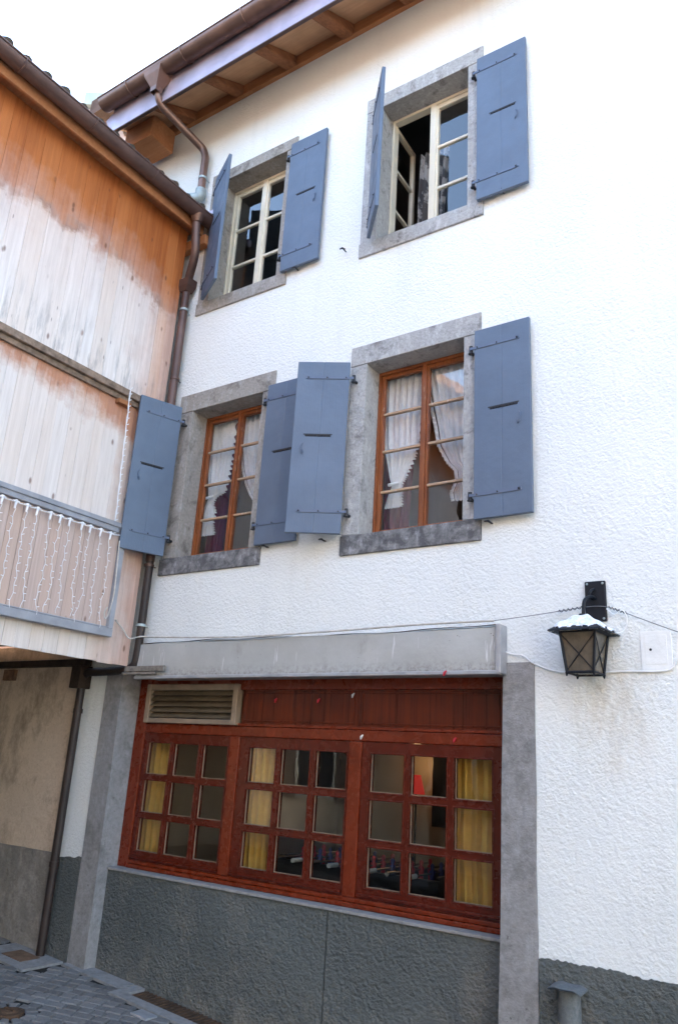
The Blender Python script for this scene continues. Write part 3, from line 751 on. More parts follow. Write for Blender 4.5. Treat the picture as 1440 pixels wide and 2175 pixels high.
# bits of coloured tape and hooks left on the shopfront
for x, z, c, yy, lab in ((-4.02, 2.135, 'red', Ys+.008, 'red plastic clip on the transom panel next to the vent grille'), (-3.60, 2.134, 'red', Ys+.008, 'red plastic clip on the transom panel over the middle sash'),
                      (-3.285, 2.175, 'white_plastic', Ys+.008, 'small white clip high on the dark transom panel'), (-2.432, 1.88, 'red', Ys-.012, 'red plastic clip on the transom rail above the right sash'),
                      (-3.178, 1.876, 'white_plastic', Ys-.012, 'tiny white clip on the transom rail above the right mullion'), (-2.36, 2.288, 'red', -.112, 'red plastic clip on the bottom rail of the awning box')):
    t = MB(); t.tube([(x-.010, yy, z-.016), (x-.002, yy-.010, z), (x+.012, yy-.006, z+.016)], [.006, .010, .005], 7)
    t.tube([(x, yy+.006, z), (x, yy-.006, z)], .005, 6)
    tag(t.build('clip', M[c]), lab, 'clip', 'plastic clips left on the shopfront')

# ---------------------------------------------------------------- things inside the bar
def curtain(name, mat, rows, y, folds, amp, label, cat='curtain', group=None, ruffle=None, flat=.0, tie=None, nu=90):
    """rows: list of (z, xl, xr); cloth folds gather where the row is narrow"""
    rows = sorted(rows, key=lambda r_: -r_[0])
    def at(t):
        k = t*(len(rows)-1); i = min(int(k), len(rows)-2); f = k-i; f = f*f*(3-2*f)*.4 + f*.6
        return [rows[i][q]*(1-f)+rows[i+1][q]*f for q in range(3)]
    ph = random.uniform(0, 6)
    def fn(u, v):
        z, xl, xr = at(v); wd = xr-xl
        a = amp*min(1, .35+.65*wd/max(r_[2]-r_[1] for r_ in rows))
        q = folds*2*math.pi*u + ph + .8*math.sin(v*2+u*5)
        return (xl + wd*(u + .012*math.sin(q*.5)), y + a*(math.sin(q) + .35*math.sin(q*1.9+1)), z)
    T = thing(name, label, cat, (rows[0][1], y, rows[-1][0]), group)
    mb = MB(); mb.sheet(fn, nu, 40); mb.build('drape', mat, T)
    if ruffle:
        rb = MB(); side = ruffle
        def rf(u, v):
            z, xl, xr = at(v); e_ = xr if side > 0 else xl
            s_ = math.sin(v*215+math.sin(v*61)*.9); return (e_ + side*u*(.030+.005*s_), y - .008 + .011*s_*u, z - .003*u*s_)
        rb.sheet(rf, 4, 560); rb.build('ruffle', mat, T)
    if tie:
        tb = MB(); tb.tube([(tie[0]-.045, y-.03, tie[1]), (tie[0], y-.05, tie[1]-.008), (tie[0]+.045, y-.03, tie[1]+.004)], .014, 8); tb.build('tie_band', mat, T)
    return T
cy = .285
curtain('lace_curtain', M['lace'], [(4.86, -3.17, -2.80), (4.5, -3.165, -2.83), (4.2, -3.145, -2.84), (4.05, -3.11, -2.88), (3.90, -3.08, -2.955), (3.83, -3.06, -2.995), (3.76, -3.09, -2.99), (3.65, -3.12, -2.985)], cy, 6, .018,
        'white frilled curtain with bound tail behind the left sash of the big sky reflecting window', 'curtain', 'white frilled curtains', 1, tie=(-3.03, 3.84))
curtain('lace_curtain', M['lace'], [(4.86, -2.80, -2.36), (4.62, -2.735, -2.36), (4.48, -2.705, -2.36), (4.28, -2.66, -2.36), (4.11, -2.63, -2.36), (3.95, -2.545, -2.36), (3.88, -2.48, -2.36), (3.80, -2.47, -2.38), (3.70, -2.515, -2.36), (3.63, -2.50, -2.36)], cy, 6, .018,
        'white frilled curtain swept to the right behind the sash beside the flat blue shutter', 'curtain', 'white frilled curtains', -1)
curtain('lace_curtain', M['lace'], [(4.86, -5.20, -4.87), (4.5, -5.18, -4.86), (4.27, -5.15, -4.875), (4.06, -5.115, -4.91), (4.02, -5.10, -5.02), (3.96, -5.13, -5.05), (3.88, -5.165, -5.01), (3.75, -5.17, -5.02), (3.65, -5.17, -4.99)], cy, 6, .018,
        'white frilled curtain with knotted tail in the window nearest the timber house', 'curtain', 'white frilled curtains', 1, tie=(-5.06, 4.02))
curtain('lace_curtain', M['lace'], [(4.86, -4.76, -4.35), (4.72, -4.74, -4.35), (4.45, -4.725, -4.35), (4.24, -4.675, -4.35), (4.09, -4.615, -4.35), (3.98, -4.55, -4.36), (3.92, -4.50, -4.36), (3.80, -4.48, -4.36)], cy, 6, .018,
        'white frilled curtain drawn right in the window nearest the timber house', 'curtain', 'white frilled curtains', -1)
curtain('plum_curtain', M['plum'], [(4.9, -3.24, -2.90), (4.1, -3.22, -2.94), (3.4, -3.20, -2.98)], .40, 5, .022, 'plum red drape behind the white curtain of the big sky reflecting window', 'curtain', 'plum drapes')
curtain('plum_curtain', M['plum'], [(4.9, -5.16, -4.95), (4.1, -5.15, -4.97), (3.4, -5.18, -4.97)], .40, 5, .022, 'plum red drape behind the white curtain nearest the timber house', 'curtain', 'plum drapes')
curtain('window_curtain', M['grey_cloth'], [(7.28, -3.02, -2.72), (6.8, -3.03, -2.74), (6.1, -3.03, -2.78)], .50, 5, .022, 'grey patterned curtain inside the open cream casement', 'curtain')
for xa, xb, lab in ((-5.62, -5.235, 'yellow curtain behind the leftmost panes of the shopfront below the vent grille'), (-4.42, -4.07, 'yellow curtain behind the middle sash of the red shopfront'), (-2.52, -2.16, 'yellow curtain behind the shopfront panes nearest the right pillar')):
    curtain('yellow_curtain', M['yellow'], [(2.1, xa, xb), (1.6, xa+.01, xb-.005), (1.2, xa-.005, xb-.02), (.70, xa+.01, xb)], .34, 5, .020, lab, 'curtain', 'yellow curtains of the bar')

# table football
FT = thing('football_table', 'black table football game with steel rods behind the shopfront glass', 'table game', (-3.55, 1.0, 0.0))
m = MB(); X0, X1, Y0, Y1 = -4.35, -2.85, .80, 1.45
m.bbox(X0, X1, Y0, Y0+.035, .62, .905, .006); m.bbox(X0, X1, Y1-.035, Y1, .62, .905, .006); m.bbox(X0, X0+.035, Y0+.036, Y1-.036, .62, .93, .006); m.bbox(X1-.035, X1, Y0+.036, Y1-.036, .62, .93, .006); m.box(X0+.036, X1-.036, Y0+.036, Y1-.036, .70, .73)
m.build('cabinet', M['table'], FT)
for x in (X0+.1, X1-.1):
    for y in (Y0+.08, Y1-.08):
        m = MB(); m.bbox(x-.05, x+.05, y-.05, y+.05, 0, .619, .006); m.build('leg', M['table'], FT)
for i in range(8):
    x = X0+.14+i*.174
    m = MB(); m.tube([(x, Y0-.16, .93), (x, Y1+.12, .93)], .008, 8); ro = m.build('rod', M['steel'], FT)
    m = MB(); m.tube([(x, Y0-.20, .93), (x, Y0-.08, .93)], .017, 10); m.build('handle', M['white_plastic'] if i % 2 else M['steel'], ro)
    for y in (.98, 1.13, 1.28):
        m = MB(); m.tube([(x, y, .835), (x, y, .90), (x, y, .945), (x, y, .955), (x, y, .985), (x, y, 1.0)], [.014, .02, .024, .012, .018, .006], 8); m.build('player', M['figure_blue'] if i % 2 else M['red'], ro)
# red wall lamp, lit
LP = thing('wall_sconce', 'small lit red shade lamp glowing on the bar back wall', 'lamp', (-3.96, 2.45, 1.30))
m = MB(); m.tube([(-3.95, 2.45, 1.44), (-3.95, 2.45, 1.62)], [.09, .045], 18, caps=False); m.build('shade', M['shade_red'], LP)
m = MB(); m.tube([(-3.95, 2.45, 0.0), (-3.95, 2.45, .03)], .12, 16); m.tube([(-3.95, 2.45, .03), (-3.95, 2.45, 1.50)], .012, 8); m.build('stand', M['iron'], LP)
m = MB(); m.box(-4.9, -3.55, 2.72, 2.80, 0.0, 2.55); tag(m.build('partition', M['room']), 'cream partition wall inside the bar behind the lit red lamp', 'wall')
pl = bpy.data.lights.new('sconce_bulb', 'POINT'); pl.energy = .24; pl.color = (1, .55, .25); pl.shadow_soft_size = .04
po = bpy.data.objects.new('sconce_bulb', pl); COL.objects.link(po); po.location = (-3.95, 2.45, 1.74)
CB = thing('glow_mask_block', 'added dark block masking the red lamp glow, in place of a dark wall object', 'cabinet', (-3.60, 2.6, 1.15))  # block added to cover the lamp glow where a dark object hangs
m = MB(); m.bbox(-3.80, -3.42, 2.50, 2.715, 1.15, 2.15, .006); m.build('body', M['table'], CB)
m = MB(); m.bbox(-3.79, -3.615, 2.485, 2.499, 1.17, 2.13, .004); m.build('front_plate', M['table'], CB)
m = MB(); m.bbox(-3.605, -3.43, 2.485, 2.499, 1.17, 2.13, .004); m.build('front_plate', M['table'], CB)
# trophy antlers on the wall, a bench
AN = thing('antler_trophy', 'dark antlers mounted on the cream bar wall', 'trophy', (-4.72, 2.7, 1.5))
m = MB(); m.bbox(-4.76, -4.66, 2.68, 2.719, 1.42, 1.58, .01); m.build('shield', M['leather'], AN)
for s in (-1, 1):
    m = MB(); b = (-4.71, 2.66, 1.57)
    m.tube([b, (b[0]+s*.06, 2.58, 1.63), (b[0]+s*.12, 2.55, 1.74), (b[0]+s*.10, 2.53, 1.86)], [.016, .014, .011, .004], 7)
    m.tube([(b[0]+s*.06, 2.58, 1.63), (b[0]+s*.03, 2.50, 1.70)], [.010, .003], 6); m.tube([(b[0]+s*.12, 2.55, 1.74), (b[0]+s*.19, 2.52, 1.82)], [.010, .003], 6); m.build('antler', M['antler'], AN)
BN = thing('bar_bench', 'dark bench with leather seat inside the bar', 'bench', (-3.0, 2.3, 0))
m = MB(); m.bbox(-3.5, -2.2, 2.2, 2.65, .42, .52, .02); m.build('seat', M['leather'], BN); m = MB(); m.bbox(-3.5, -2.2, 2.66, 2.74, .42, 1.05, .02); m.build('backrest', M['leather'], BN)
for x in (-3.42, -2.28):
    m = MB(); m.bbox(x-.04, x+.04, 2.26, 2.6, 0, .419, .006); m.build('leg', M['table'], BN)

# ---------------------------------------------------------------- lantern, cables, small fittings
LN = thing('wall_lantern', 'black iron wall lantern with brown glass and a white crust on its roof', 'lantern', (-1.40, 0, 2.25))
m = MB(); m.bbox(-1.452, -1.325, -.022, .004, 2.598, 2.852, .006)
m.build('wall_plate', M['black'], LN)
for sx, sz in ((-1.436, 2.835), (-1.341, 2.835), (-1.341, 2.615), (-1.436, 2.615)):
    m = MB(); m.tube([(sx, -.022, sz), (sx, -.027, sz)], [.008, .006], 8); m.build('screw', M['zinc_pale'], LN)
cxL, cyL = -1.425, -.155
m = MB(); m.tube(bend([(-1.39, -.01, 2.74), (-1.395, -.09, 2.745), (-1.42, -.15, 2.71), (cxL, cyL, 2.59)], .05), .011, 8)
m.tube([(-1.39, -.02, 2.80), (-1.40, -.05, 2.79), (-1.41, -.07, 2.76), (-1.40, -.05, 2.735), (-1.395, -.03, 2.75)], .009, 7); m.build('arm', M['black'], LN)
LR = Matrix.Translation((cxL, cyL, 0)) @ Matrix.Rotation(R(-4), 4, 'Z')
def lq(x, y, z): return LR @ Vector((x, y, z))
h1, h0, zt, zb = .106, .080, 2.505, 2.268
m = MB()
for i, (sx, sy) in enumerate(((-1,-1),(1,-1),(1,1),(-1,1))):
    m.tube([lq(sx*h1, sy*h1, zt), lq(sx*h0, sy*h0, zb)], .0085, 6)
    m.tube([lq(sx*h0, sy*h0, zb), lq(sx*h0*1.02, sy*h0*1.02, zb-.022)], [.011, .004], 6)
cs = ((-1,-1),(1,-1),(1,1),(-1,1))
for i in range(4):
    a_, b_ = cs[i], cs[(i+1) % 4]
    for hh, zz in ((h1, zt), (h0, zb)): m.tube([lq(a_[0]*hh, a_[1]*hh, zz), lq(b_[0]*hh, b_[1]*hh, zz)], .008, 6)
    k_ = .996
    m.tube([lq(a_[0]*h1*k_, a_[1]*h1*k_, zt-.01), lq(b_[0]*h0, b_[1]*h0, zb+.01)], .0032, 5); m.tube([lq(b_[0]*h1*k_, b_[1]*h1*k_, zt-.01), lq(a_[0]*h0, a_[1]*h0, zb+.01)], .0032, 5)
m.build('cage', M['black'], LN)
m = MB(); hg_ = .95
m.add([lq(sx*h1*hg_, sy*h1*hg_, zt) for sx, sy in cs] + [lq(sx*h0*hg_, sy*h0*hg_, zb) for sx, sy in cs], [(i, (i+1) % 4, 4+(i+1) % 4, 4+i) for i in range(4)] + [(4,5,6,7)])
m.build('glass', M['amber'], LN)
m = MB(); h2 = .162
def rring(hh, zz, k_=0): return [lq(sx*hh, sy*hh, zz) for sx, sy in cs]
rg = [rring(h2, zt-.002), rring(h2*.98, zt+.006), rring(.118, zt+.036), rring(.07, zt+.072), rring(.024, zt+.104), rring(.016, zt+.118)]
m.add([v for q in rg for v in q], [(i*4+k_, i*4+(k_+1) % 4, i*4+4+(k_+1) % 4, i*4+4+k_) for i in range(5) for k_ in range(4)] + [(20,21,22,23), (3,2,1,0)])
m.build('roof', M['black'], LN)
m = MB(); random.seed(11)
def snow(u, v):
    x = -.15+.30*u; y = -.15+.30*v; d = max(abs(x), abs(y)); e_ = .148-d + .02*math.sin(x*70)*math.sin(y*55+1)
    zz = zt+.009 + (.159-d)*.73 if d > .03 else zt+.100
    return lq(x, y, zz + (.008 + .004*math.sin(x*60+y*43) if e_ > .004 + .016*max(0, math.sin(x*47+2)*math.sin(y*39+1)) else -.02))
m.sheet(snow, 34, 34); m.build('snow_crust', M['snow'], LN)

def cable(pts, r, mat, label, name='cable', n=6, seg=6, cat='cable', group='loose wires on the facade'):
    m = MB(); P = [Vector(p) for p in pts]; out = []
    for i in range(len(P)-1):
        p0, p1, p2, p3 = P[max(i-1,0)], P[i], P[i+1], P[min(i+2, len(P)-1)]
        for s in range(seg):
            t = s/seg; out.append(.5*((2*p1) + (p2-p0)*t + (2*p0-5*p1+4*p2-p3)*t*t + (3*p1-p0-3*p2+p3)*t**3))
    out.append(P[-1]); m.tube(out, r, n); return tag(m.build(name, mat), label, cat, group)
cable([(-5.40, -.11, 2.648), (-5.0, -.10, 2.628), (-4.2, -.106, 2.600), (-3.4, -.10, 2.606), (-2.6, -.10, 2.622), (-2.02, -.10, 2.622)], .0075, M['cord'], 'pale cord lying along the top of the awning box')
cable([(-2.02, -.10, 2.622), (-1.80, -.06, 2.648), (-1.60, -.03, 2.675), (-1.45, -.03, 2.690), (-1.32, -.03, 2.684), (-1.20, -.03, 2.635), (-.92, -.03, 2.512), (-.4, -.03, 2.30)], .0026, M['wire'], 'thin dark wire strung past the lantern plate')
for a0, a1, sd_ in (((-1.62, -.03, 2.673), (-1.46, -.03, 2.690), 'left'), ((-1.31, -.03, 2.682), (-1.20, -.03, 2.638), 'right')):
    tw = MB()
    A_, B_ = Vector(a0), Vector(a1); tw.tube([A_.lerp(B_, i/40) + Vector((0, .008*math.cos(i*.9), .008*math.sin(i*.9))) for i in range(41)], .0024, 5)
    tag(tw.build('twisted_wire', M['iron']), 'dark twisted wire binding just %s of the lantern plate' % sd_, 'cable', 'loose wires on the facade')
cable([(-2.0, -.02, 2.44), (-1.94, -.02, 2.415), (-1.86, -.018, 2.402), (-1.79, -.016, 2.352), (-1.65, -.012, 2.302), (-1.45, -.010, 2.288), (-1.25, -.010, 2.296), (-1.0, -.010, 2.298), (-.93, -.012, 2.36), (-.75, -.012, 2.45)], .0055, M['white_paint'], 'white painted cable looping along the wall under the lantern')
cable([(-1.32, -.03, 2.672), (-1.275, -.04, 2.63), (-1.225, -.04, 2.655), (-1.20, -.04, 2.60), (-1.225, -.04, 2.53), (-1.27, -.06, 2.515)], .004, M['white_paint'], 'small white wire loop hanging right of the lantern')
m = MB(); m.bbox(-1.141, -.968, -.006, .004, 2.297, 2.528, .002); m.bbox(-1.115, -.994, -.0085, -.0055, 2.335, 2.505, .001); ap = m.build('access_panel', M['white_paint'], HOUSE)
m = MB(); m.tube([(-1.085, -.010, 2.42), (-1.085, -.006, 2.42)], .008, 8); m.build('keyhole', M['iron'], ap)
VP = thing('vent_stub', 'stubby grey vent pipe with curved metal cap on the dark plinth', 'vent', (-1.63, -.05, .43))
m = MB(); m.tube([(-1.615, -.045, .425), (-1.615, -.045, .585)], .062, 16); m.build('pipe', M['grey_post'], VP)
m = MB(); m.sheet(lambda u, v: (-1.71+.19*u, -.15+.16*v, .585+.018*math.sin(math.pi*u)+.005*math.sin(u*9)+.010*v), 14, 6)
m.sheet(lambda u, v: (-1.71+.19*u, -.15+.16*v, .578+.018*math.sin(math.pi*u)+.005*math.sin(u*9)+.010*v), 14, 6); m.build('cap', M['grey_post'], VP)

# ---------------------------------------------------------------- timber house on the left
TH = thing('timber_house', 'jettied timber house clad in bleached boards over a beige ground floor', 'house', (-7.5, -2, 0))
xw = -5.45; YE, YB = -6.0, -.115
def clad(z0, z1, kind, mat, x, y0, y1, name, jag=.0):
    mb = MB(); y = y1
    while y > y0:
        wd = random.choice((.105, .12, .135, .15, .17)); a_ = max(y-wd, y0); o = random.uniform(-.0025, .0025)
        mb.bbox(x-.024+o, x+o, a_+.0008, y-.0008, z0+random.uniform(-jag, jag), z1, .0022, random.random()); y = a_
    return mb.build(name, mat, TH)
random.seed(21)
clad(4.79, 6.928, 'upper', M['up_boards'], xw, YE, YB, 'upper_cladding')
clad(2.385, 4.79, 'lower', M['low_boards'], xw-.003, YE, YB, 'lower_cladding', .004)
m = MB(); m.box(-10, xw-.03, YE, YB-.01, 2.62, 7.0); m.box(xw-.06, xw-.03, YE, YB-.01, 2.40, 2.6199)
m.prism([(-10.0, 7.001), (xw-.03, 7.001), (-7.7, 8.6)], YE, YB-.01, 'y'); m.build('carcass', M['ledge'], TH)
m = MB(); m.bbox(xw-.002, xw+.062, YE, YB-.02, 4.785, 4.852, .006); m.bbox(xw-.002, xw+.028, YE, YB-.02, 4.735, 4.784, .004); m.build('ledge', M['ledge'], TH)
m = MB(); m.bbox(xw, xw+.06, -.69, -.55, 4.69, 4.733, .004); m.build('wood_block', M['purlin'], TH)
# eave
m = MB(); m.bbox(-5.285, -5.255, YE, -.08, 6.835, 6.96, .004); m.box(xw-.05, -5.286, YE, -.08, 6.93, 6.955); m.build('eave_board', M['purlin'], TH)
m = MB(); m.bbox(-5.60, -5.20, -.10, -.02, 6.72, 6.83, .006, M=None); m.build('eave_beam', M['purlin'], TH)
gm = gutter('y', YE, -.02, -5.165, 6.972, .080); tg = gm.build('gutter', M['copper_dark'], TH)
for i in range(8):
    y = -.9-i*.72; m = MB(); m.tube([(-5.165+.084*math.cos(math.pi+math.pi*k/12), y, 6.972+.084*math.sin(math.pi+math.pi*k/12)) for k in range(13)], .006, 6); m.build('gutter_bracket', M['copper_dark'], tg)
rf = MB(); sl_ = math.tan(R(34))
rf.prism([(-5.14, 6.96), (-5.14, 6.995), (-7.7, 6.995+2.56*sl_), (-10.3, 7.05), (-10.3, 7.0), (-7.7, 6.96+2.56*sl_)], YE-.2, -.02, 'y')
ro = rf.build('roof', M['tile'], TH)
tl = MB(); random.seed(5); y = -.10
while y > YE:
    q = random.uniform(-.01, .01); z_ = random.uniform(-.008, .012)
    tl.tube([(-5.115+q, y, 6.978+z_), (-5.45+q, y, 6.975+z_+.33*sl_), (-5.9, y, 6.975+.78*sl_), (-7.6, y, 6.975+2.48*sl_)], [.046, .052, .056, .056], 10, random.random()); y -= .185
tl.build('tile_rows', M['tile'], ro)
# corner downpipe
dp = MB(); pipe_x = -5.392; py_ = -.085
dp.tube(bend([(-5.170, -.27, 6.92), (-5.19, -.25, 6.78), (-5.20, -.20, 6.52), (pipe_x, py_, 6.30)], .12), .044, 12)
dp.tube([(pipe_x, py_, 6.22), (pipe_x, py_, 5.0), (pipe_x+.008, py_, 3.34)], .042, 12)
dq = MB(); dq.tube(bend([(pipe_x+.008, py_, 3.36), (pipe_x+.012, py_, 2.54), (pipe_x, py_, 2.38), (-5.62, -.085, 2.352), (-6.06, -.085, 2.345), (-6.075, -.085, 2.20), (-6.065, -.085, .0)], .12), .037, 12)
do = dp.build('downpipe', M['copper_dark'], TH)
dq.build('lower_pipe', M['pipe_black'], TH)
m = MB()
m.add([(pipe_x+sx*a_, py_+sy*b_, z) for (z, a_, b_) in ((6.19, .045, .045), (6.25, .07, .06), (6.33, .075, .062), (6.34, .05, .05)) for sx, sy in ((-1,-1),(1,-1),(1,1),(-1,1))],
      [(i*4+k_, i*4+(k_+1) % 4, i*4+4+(k_+1) % 4, i*4+4+k_) for i in range(3) for k_ in range(4)] + [(12,13,14,15), (3,2,1,0)]); m.build('hopper', M['copper_dark'], do)
m = MB(); m.tube([(-5.168, -.27, 6.925), (-5.170, -.265, 6.845)], [.075, .046], 12); m.build('outlet', M['copper'], do)
for z, mt in ((5.98, 'zinc_pale'), (5.2, 'copper_dark'), (3.30, 'copper_dark'), (2.75, 'zinc_pale')):
    m = MB(); m.tube([(pipe_x+.005, py_, z-.011), (pipe_x+.005, py_, z+.011)], .0475, 12); m.tube([(pipe_x, py_+.03, z), (pipe_x, .02, z)], .006, 6); m.build('pipe_clip', M[mt], do)
for z in (2.0, .72):
    m = MB(); m.tube([(-6.069, -.085, z-.02), (-6.069, -.085, z+.02)], .043, 12); m.build('pipe_clip', M['pipe_black'], do)
m = MB(); m.bbox(-5.30, -5.12, -.11, -.01, 7.02, 7.10, .005); m.build('flashing', M['zinc'], TH)
# ground floor under the jetty
m = MB(); m.box(-10.0, -6.135, -.035, .30, .80, 2.619); m.build('ground_floor_wall', M['beige'], TH)
m = MB(); m.box(-10.0, -6.14, -.045, .30, -1, .7995); m.build('wall_base', M['beige_base'], TH)
m = MB(); m.bbox(-9.8, -6.02, -.135, -.046, 2.405, 2.465, .006); m.bbox(-6.16, -6.03, -.16, -.02, 2.20, 2.404, .006); m.build('wall_beam', M['beam'], TH)
for y in (-1.35, -2.6, -3.9, -5.2):
    m = MB(); m.bbox(-9.9, xw-.07, y-.06, y+.06, 2.46, 2.618, .006); m.build('floor_joist', M['beam'], TH)
m = MB(); m.bbox(-7.345, -7.165, -.075, -.034, 2.285, 2.392, .005); m.build('junction_box', M['cover'], TH)
m = MB(); m.box(-10.0, -9.7, YE, -.05, -1, 2.6); m.build('side_wall', M['beige'], TH)
m = MB()
for y in (-5.8,): m.bbox(-5.75, -5.55, y-.1, y+.1, -.5, 2.61, .01)
m.build('corner_post', M['beam'], TH)
# gallery parapet of grey rails over boards
xr = -5.375
RL = MB(); RL.bbox(xw+.002, xr+.03, YE, -.49, 3.540, 3.582, .005); RL.bbox(xr-.04, xr+.018, YE, -.50, 3.495, 3.5395, .005)
RL.bbox(xr-.045, xr+.012, YE, -.405, 2.592, 2.662, .006); RL.bbox(xr-.042, xr+.006, YE, -.46, 2.664, 2.676, .003); RL.bbox(xr-.040, xr+.010, -.455, -.405, 2.6625, 3.494, .006)
RO = RL.build('parapet_rail', M['rail'], TH)
mb = MB(); y = -.456
random.seed(31)
while y > YE:
    wd = random.choice((.105, .12, .135, .15)); mb.bbox(xr-.045, xr-.025, y-wd+.0015, y-.0015, 2.677, 3.494, .003, random.random()); y -= wd
mb.build('parapet_boards', M['par_boards'], RO)

# ---------------------------------------------------------------- string lights
SL = thing('curtain_lights', 'white icicle string lights hung along the grey balcony rail', 'string lights', (xr+.02, -1.1, 2.66))
m = MB(); random.seed(9)
ys = [-.60-.1035*i+random.uniform(-.012, .012) for i in range(24)]
m.tube([(xr+.035, -.50, 3.47)] + [(xr+.035, y+dy, 3.462+dz) for y in ys for dy, dz in ((.03, -.006), (0, 0))] , .0045, 6)
for y in ys: m.tube([(xr+.035, y, 3.475), (xr+.037, y, 3.455), (xr+.036, y-.004, 3.405)], [.013, .011, .008], 7); m.tube([(xr+.035, y-.028, 3.462), (xr+.035, y+.028, 3.464)], .008, 6)
m.build('main_cord', M['white_plastic'], SL)
for i, y in enumerate(ys):
    m = MB(); zb = random.uniform(2.64, 2.70); ln = 3.41-zb; n = 40; a_ = random.uniform(.006, .026); ph = random.uniform(0, 6); dr = random.uniform(.0, .04)
    pts = []
    for k_ in range(n+1):
        f = k_/n; pts.append((xr+.036+.004*math.sin(f*17+ph), y + dr*f + a_*math.sin(f*9+ph)*f**.5 + .006*math.sin(f*37+ph), 3.41-ln*f))
    m.tube(pts, .0024, 5)
    for k_ in range(4, n, 3):
        p_ = pts[k_]; s_ = random.choice((-1, 1)); m.tube([p_, (p_[0]+.004, p_[1]+s_*.022, p_[2]+random.uniform(-.006, .012))], [.0036, .0030], 5)
    m.build('strand', M['white_plastic'], SL)
m = MB(); zz = [4.86-.06*i for i in range(24)]
m.tube([(xw+.075, -.60+.008*i/3+.006*math.sin(i*1.7), z) for i, z in enumerate(zz)], .0042, 6)
m.tube([(xw+.080, -.606+.008*i/3+.006*math.sin(i*1.7+2), z) for i, z in enumerate(zz)], .0036, 6)
for i, z in enumerate(zz): m.tube([(xw+.08, -.60+.008*i/3, z), (xw+.085, -.585+.008*i/3, z+.012)], .004, 5)
tag(m.build('tied_light_strand', M['white_plastic']), 'bundled white light strand hanging down the boards to the balcony rail', 'string lights')
cable([(xr+.04, -.50, 3.42), (xr+.045, -.49, 3.2), (xr+.04, -.475, 2.95), (xr+.04, -.50, 2.78), (xr+.04, -.53, 2.73), (xr+.04, -.545, 2.78), (xr+.04, -.52, 2.83)], .0055, M['cord'], 'pale slack cord looped beside the balcony end post', group='cords on the timber house')
cable([(xr+.02, -.40, 2.745), (xw+.03, -.33, 2.74), (xw+.03, -.25, 2.69), (xw+.05, -.19, 2.62), (pipe_x+.04, -.14, 2.635), (-5.30, -.11, 2.645)], .006, M['cord'], 'pale cord drooping from the balcony to the corner downpipe', group='cords on the timber house')

# ---------------------------------------------------------------- neighbours
NB = thing('neighbour_house', 'pink rendered house with grey green roof behind the timber house', 'house', (-11, 4, 0))
NT_ = Matrix.Translation((-9.75, 1.30, 0)) @ Matrix.Rotation(R(34), 4, 'Z')
m = MB(); m.box(-.10, 2.2, .22, 5.0, -1, 11.95, M=NT_); m.build('wall', M['pink'], NB)
m = MB(); m.bbox(-.24, 2.3, .06, 5.2, 11.955, 12.10, .02, M=NT_); m.build('soffit', M['pink'], NB)
m = MB(); m.bbox(-.30, 2.4, -.03, 5.3, 12.105, 12.38, .02, M=NT_); m.build('roof', M['roof_green'], NB)
for x in (.0, .22, .44, .9):
    m = MB(); m.bbox(x-.04, x+.04, .08, .219, 11.70, 11.95, .01, M=NT_); m.build('bracket', M['ledge'], NB)
def house(name, label, x0, x1, y0, y1, ze, zr, wall, wins, grp):
    H = thing(name, label, 'house', ((x0+x1)/2, (y0+y1)/2, -1), grp)
    m = MB(); m.box(x0, x1, y0, y1, -2, ze); ym = (y0+y1)/2
    m.prism([(y0, ze+.001), (y1, ze+.001), (ym, zr-.25)], x0, x1, 'x'); m.build('wall', wall, H)
    m = MB(); m.prism([(y0-.6, ze-.15), (ym, zr), (y1+.6, ze-.15), (y1+.6, ze-.02), (ym, zr+.18), (y0-.6, ze-.02)], x0-.5, x1+.5, 'x'); m.build('roof', M['tile_red'], H)
    for wx, wz in wins:
        f = MB(); f.bbox(wx-.5, wx+.5, y1, y1+.04, wz, wz+1.5, .01); fo = f.build('window', M['cream'], H)
        f = MB(); f.box(wx-.42, wx-.03, y1+.041, y1+.05, wz+.08, wz+1.42); f.box(wx+.03, wx+.42, y1+.041, y1+.05, wz+.08, wz+1.42); f.build('pane', M['black'], fo)
        for s in (-1, 1):
            f = MB(); f.bbox(wx+s*.76-.24, wx+s*.76+.24, y1, y1+.05, wz, wz+1.5, .01); f.build('shutter', M['ledge'], H)
house('village_house', 'cream village house with lower roof across the street', -3.6, 9, -17, -9.2, 6.4, 9.8, M['opp2'], [(-1, 1), (2, 1), (5, 1), (-1, 3.6), (2, 3.6), (5, 3.6)], 'houses across the street')
H = thing('village_house', 'tall ochre gable fronted village house across the street', 'house', (-9.6, -13, -1), 'houses across the street')
gx0, gx1, gy1 = -14.6, -4.7, -8.2; gm_ = (gx0+gx1)/2
m = MB(); m.box(gx0, gx1, -18, gy1, -2, 5.7); m.build('wall', M['opp'], H)
m = MB(); m.prism([(gx0-.02, 5.701), (gx1+.02, 5.701), (gx1+.02, 7.58), (gm_, 11.6), (gx0-.02, 7.58)], -18, gy1+.03, 'y'); m.build('added_dark_gable', M['gable_dark'], H)  # unseen dark gable face, made up to keep the window reflections dark
m = MB(); k_ = 4.0/(gx1-gm_)
m.prism([(gx0-.7, 7.62-.7*k_), (gm_, 11.62), (gx1+.7, 7.62-.7*k_), (gx1+.7, 7.82-.7*k_), (gm_, 11.85), (gx0-.7, 7.82-.7*k_)], -18.4, gy1+.7, 'y'); m.build('roof', M['tile_red'], H)
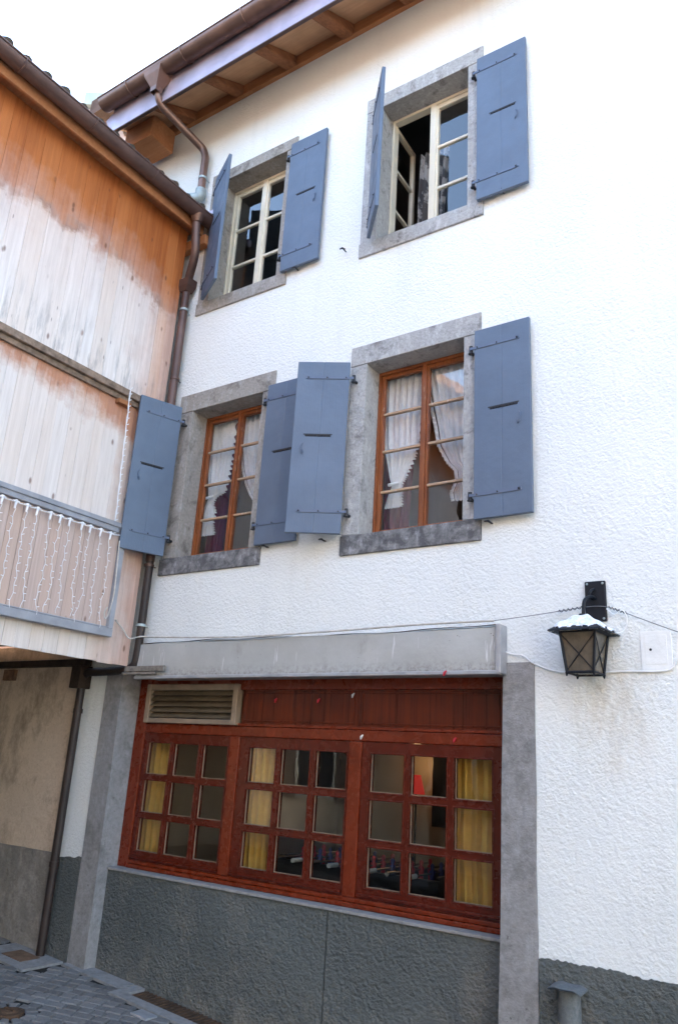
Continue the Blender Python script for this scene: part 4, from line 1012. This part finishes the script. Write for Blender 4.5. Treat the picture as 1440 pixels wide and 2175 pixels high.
for wx, wz in ((-12.6, 1), (-9.6, 1), (-6.6, 1), (-12.6, 4), (-9.6, 4), (-6.6, 4)):
    f = MB(); f.bbox(wx-.5, wx+.5, gy1, gy1+.04, wz, wz+1.5, .01); fo = f.build('window', M['cream'], H)
    f = MB(); f.box(wx-.42, wx-.03, gy1+.041, gy1+.05, wz+.08, wz+1.42); f.box(wx+.03, wx+.42, gy1+.041, gy1+.05, wz+.08, wz+1.42); f.build('pane', M['black'], fo)
    for q in (-1, 1):
        f = MB(); f.bbox(wx+q*.76-.24, wx+q*.76+.24, gy1, gy1+.05, wz, wz+1.5, .01); f.build('shutter', M['ledge'], H)

# ---------------------------------------------------------------- light
SUN_EL, SUN_AZ = R(24), R(8)          # low winter sun behind the white house
wd = bpy.data.worlds.new('World'); S.world = wd; wd.use_nodes = True
nt = wd.node_tree; bg = nt.nodes['Background']; sky = nt.nodes.new('ShaderNodeTexSky'); sky.sky_type = 'NISHITA'
sky.sun_disc = False; sky.sun_elevation = SUN_EL; sky.sun_rotation = SUN_AZ
sky.air_density = 1.0; sky.dust_density = 2.0; sky.ozone_density = .45
nt.links.new(sky.outputs[0], bg.inputs[0]); bg.inputs[1].default_value = .15
sd = Vector((math.sin(SUN_AZ)*math.cos(SUN_EL), math.cos(SUN_AZ)*math.cos(SUN_EL), math.sin(SUN_EL)))
sl = bpy.data.lights.new('sun', 'SUN'); sl.energy = 4.0; sl.angle = R(.53); sl.color = (1, .93, .82)
so = bpy.data.objects.new('sun', sl); COL.objects.link(so); so.rotation_euler = (-sd).to_track_quat('-Z', 'Y').to_euler(); so.location = (-5, 20, 20)

# ---------------------------------------------------------------- camera
cd = bpy.data.cameras.new('camera'); cam = bpy.data.objects.new('camera', cd); COL.objects.link(cam)
cam.location = (0, -4.8, 1.68); cam.rotation_euler = (R(107.92682), R(-3.32847), R(33.99505))
cd.sensor_fit = 'VERTICAL'; cd.sensor_height = 24; cd.lens = 1653.385/2175*24; cd.clip_end = 500; cd.clip_start = .05
S.camera = cam
S.view_settings.view_transform = 'Standard'; S.view_settings.look = 'None'; S.view_settings.gamma = 1; S.view_settings.exposure = 3.4
S.cycles.max_bounces = 10; S.cycles.diffuse_bounces = 5; S.cycles.transparent_max_bounces = 16
try: S.cycles.use_denoising = True
except Exception: pass
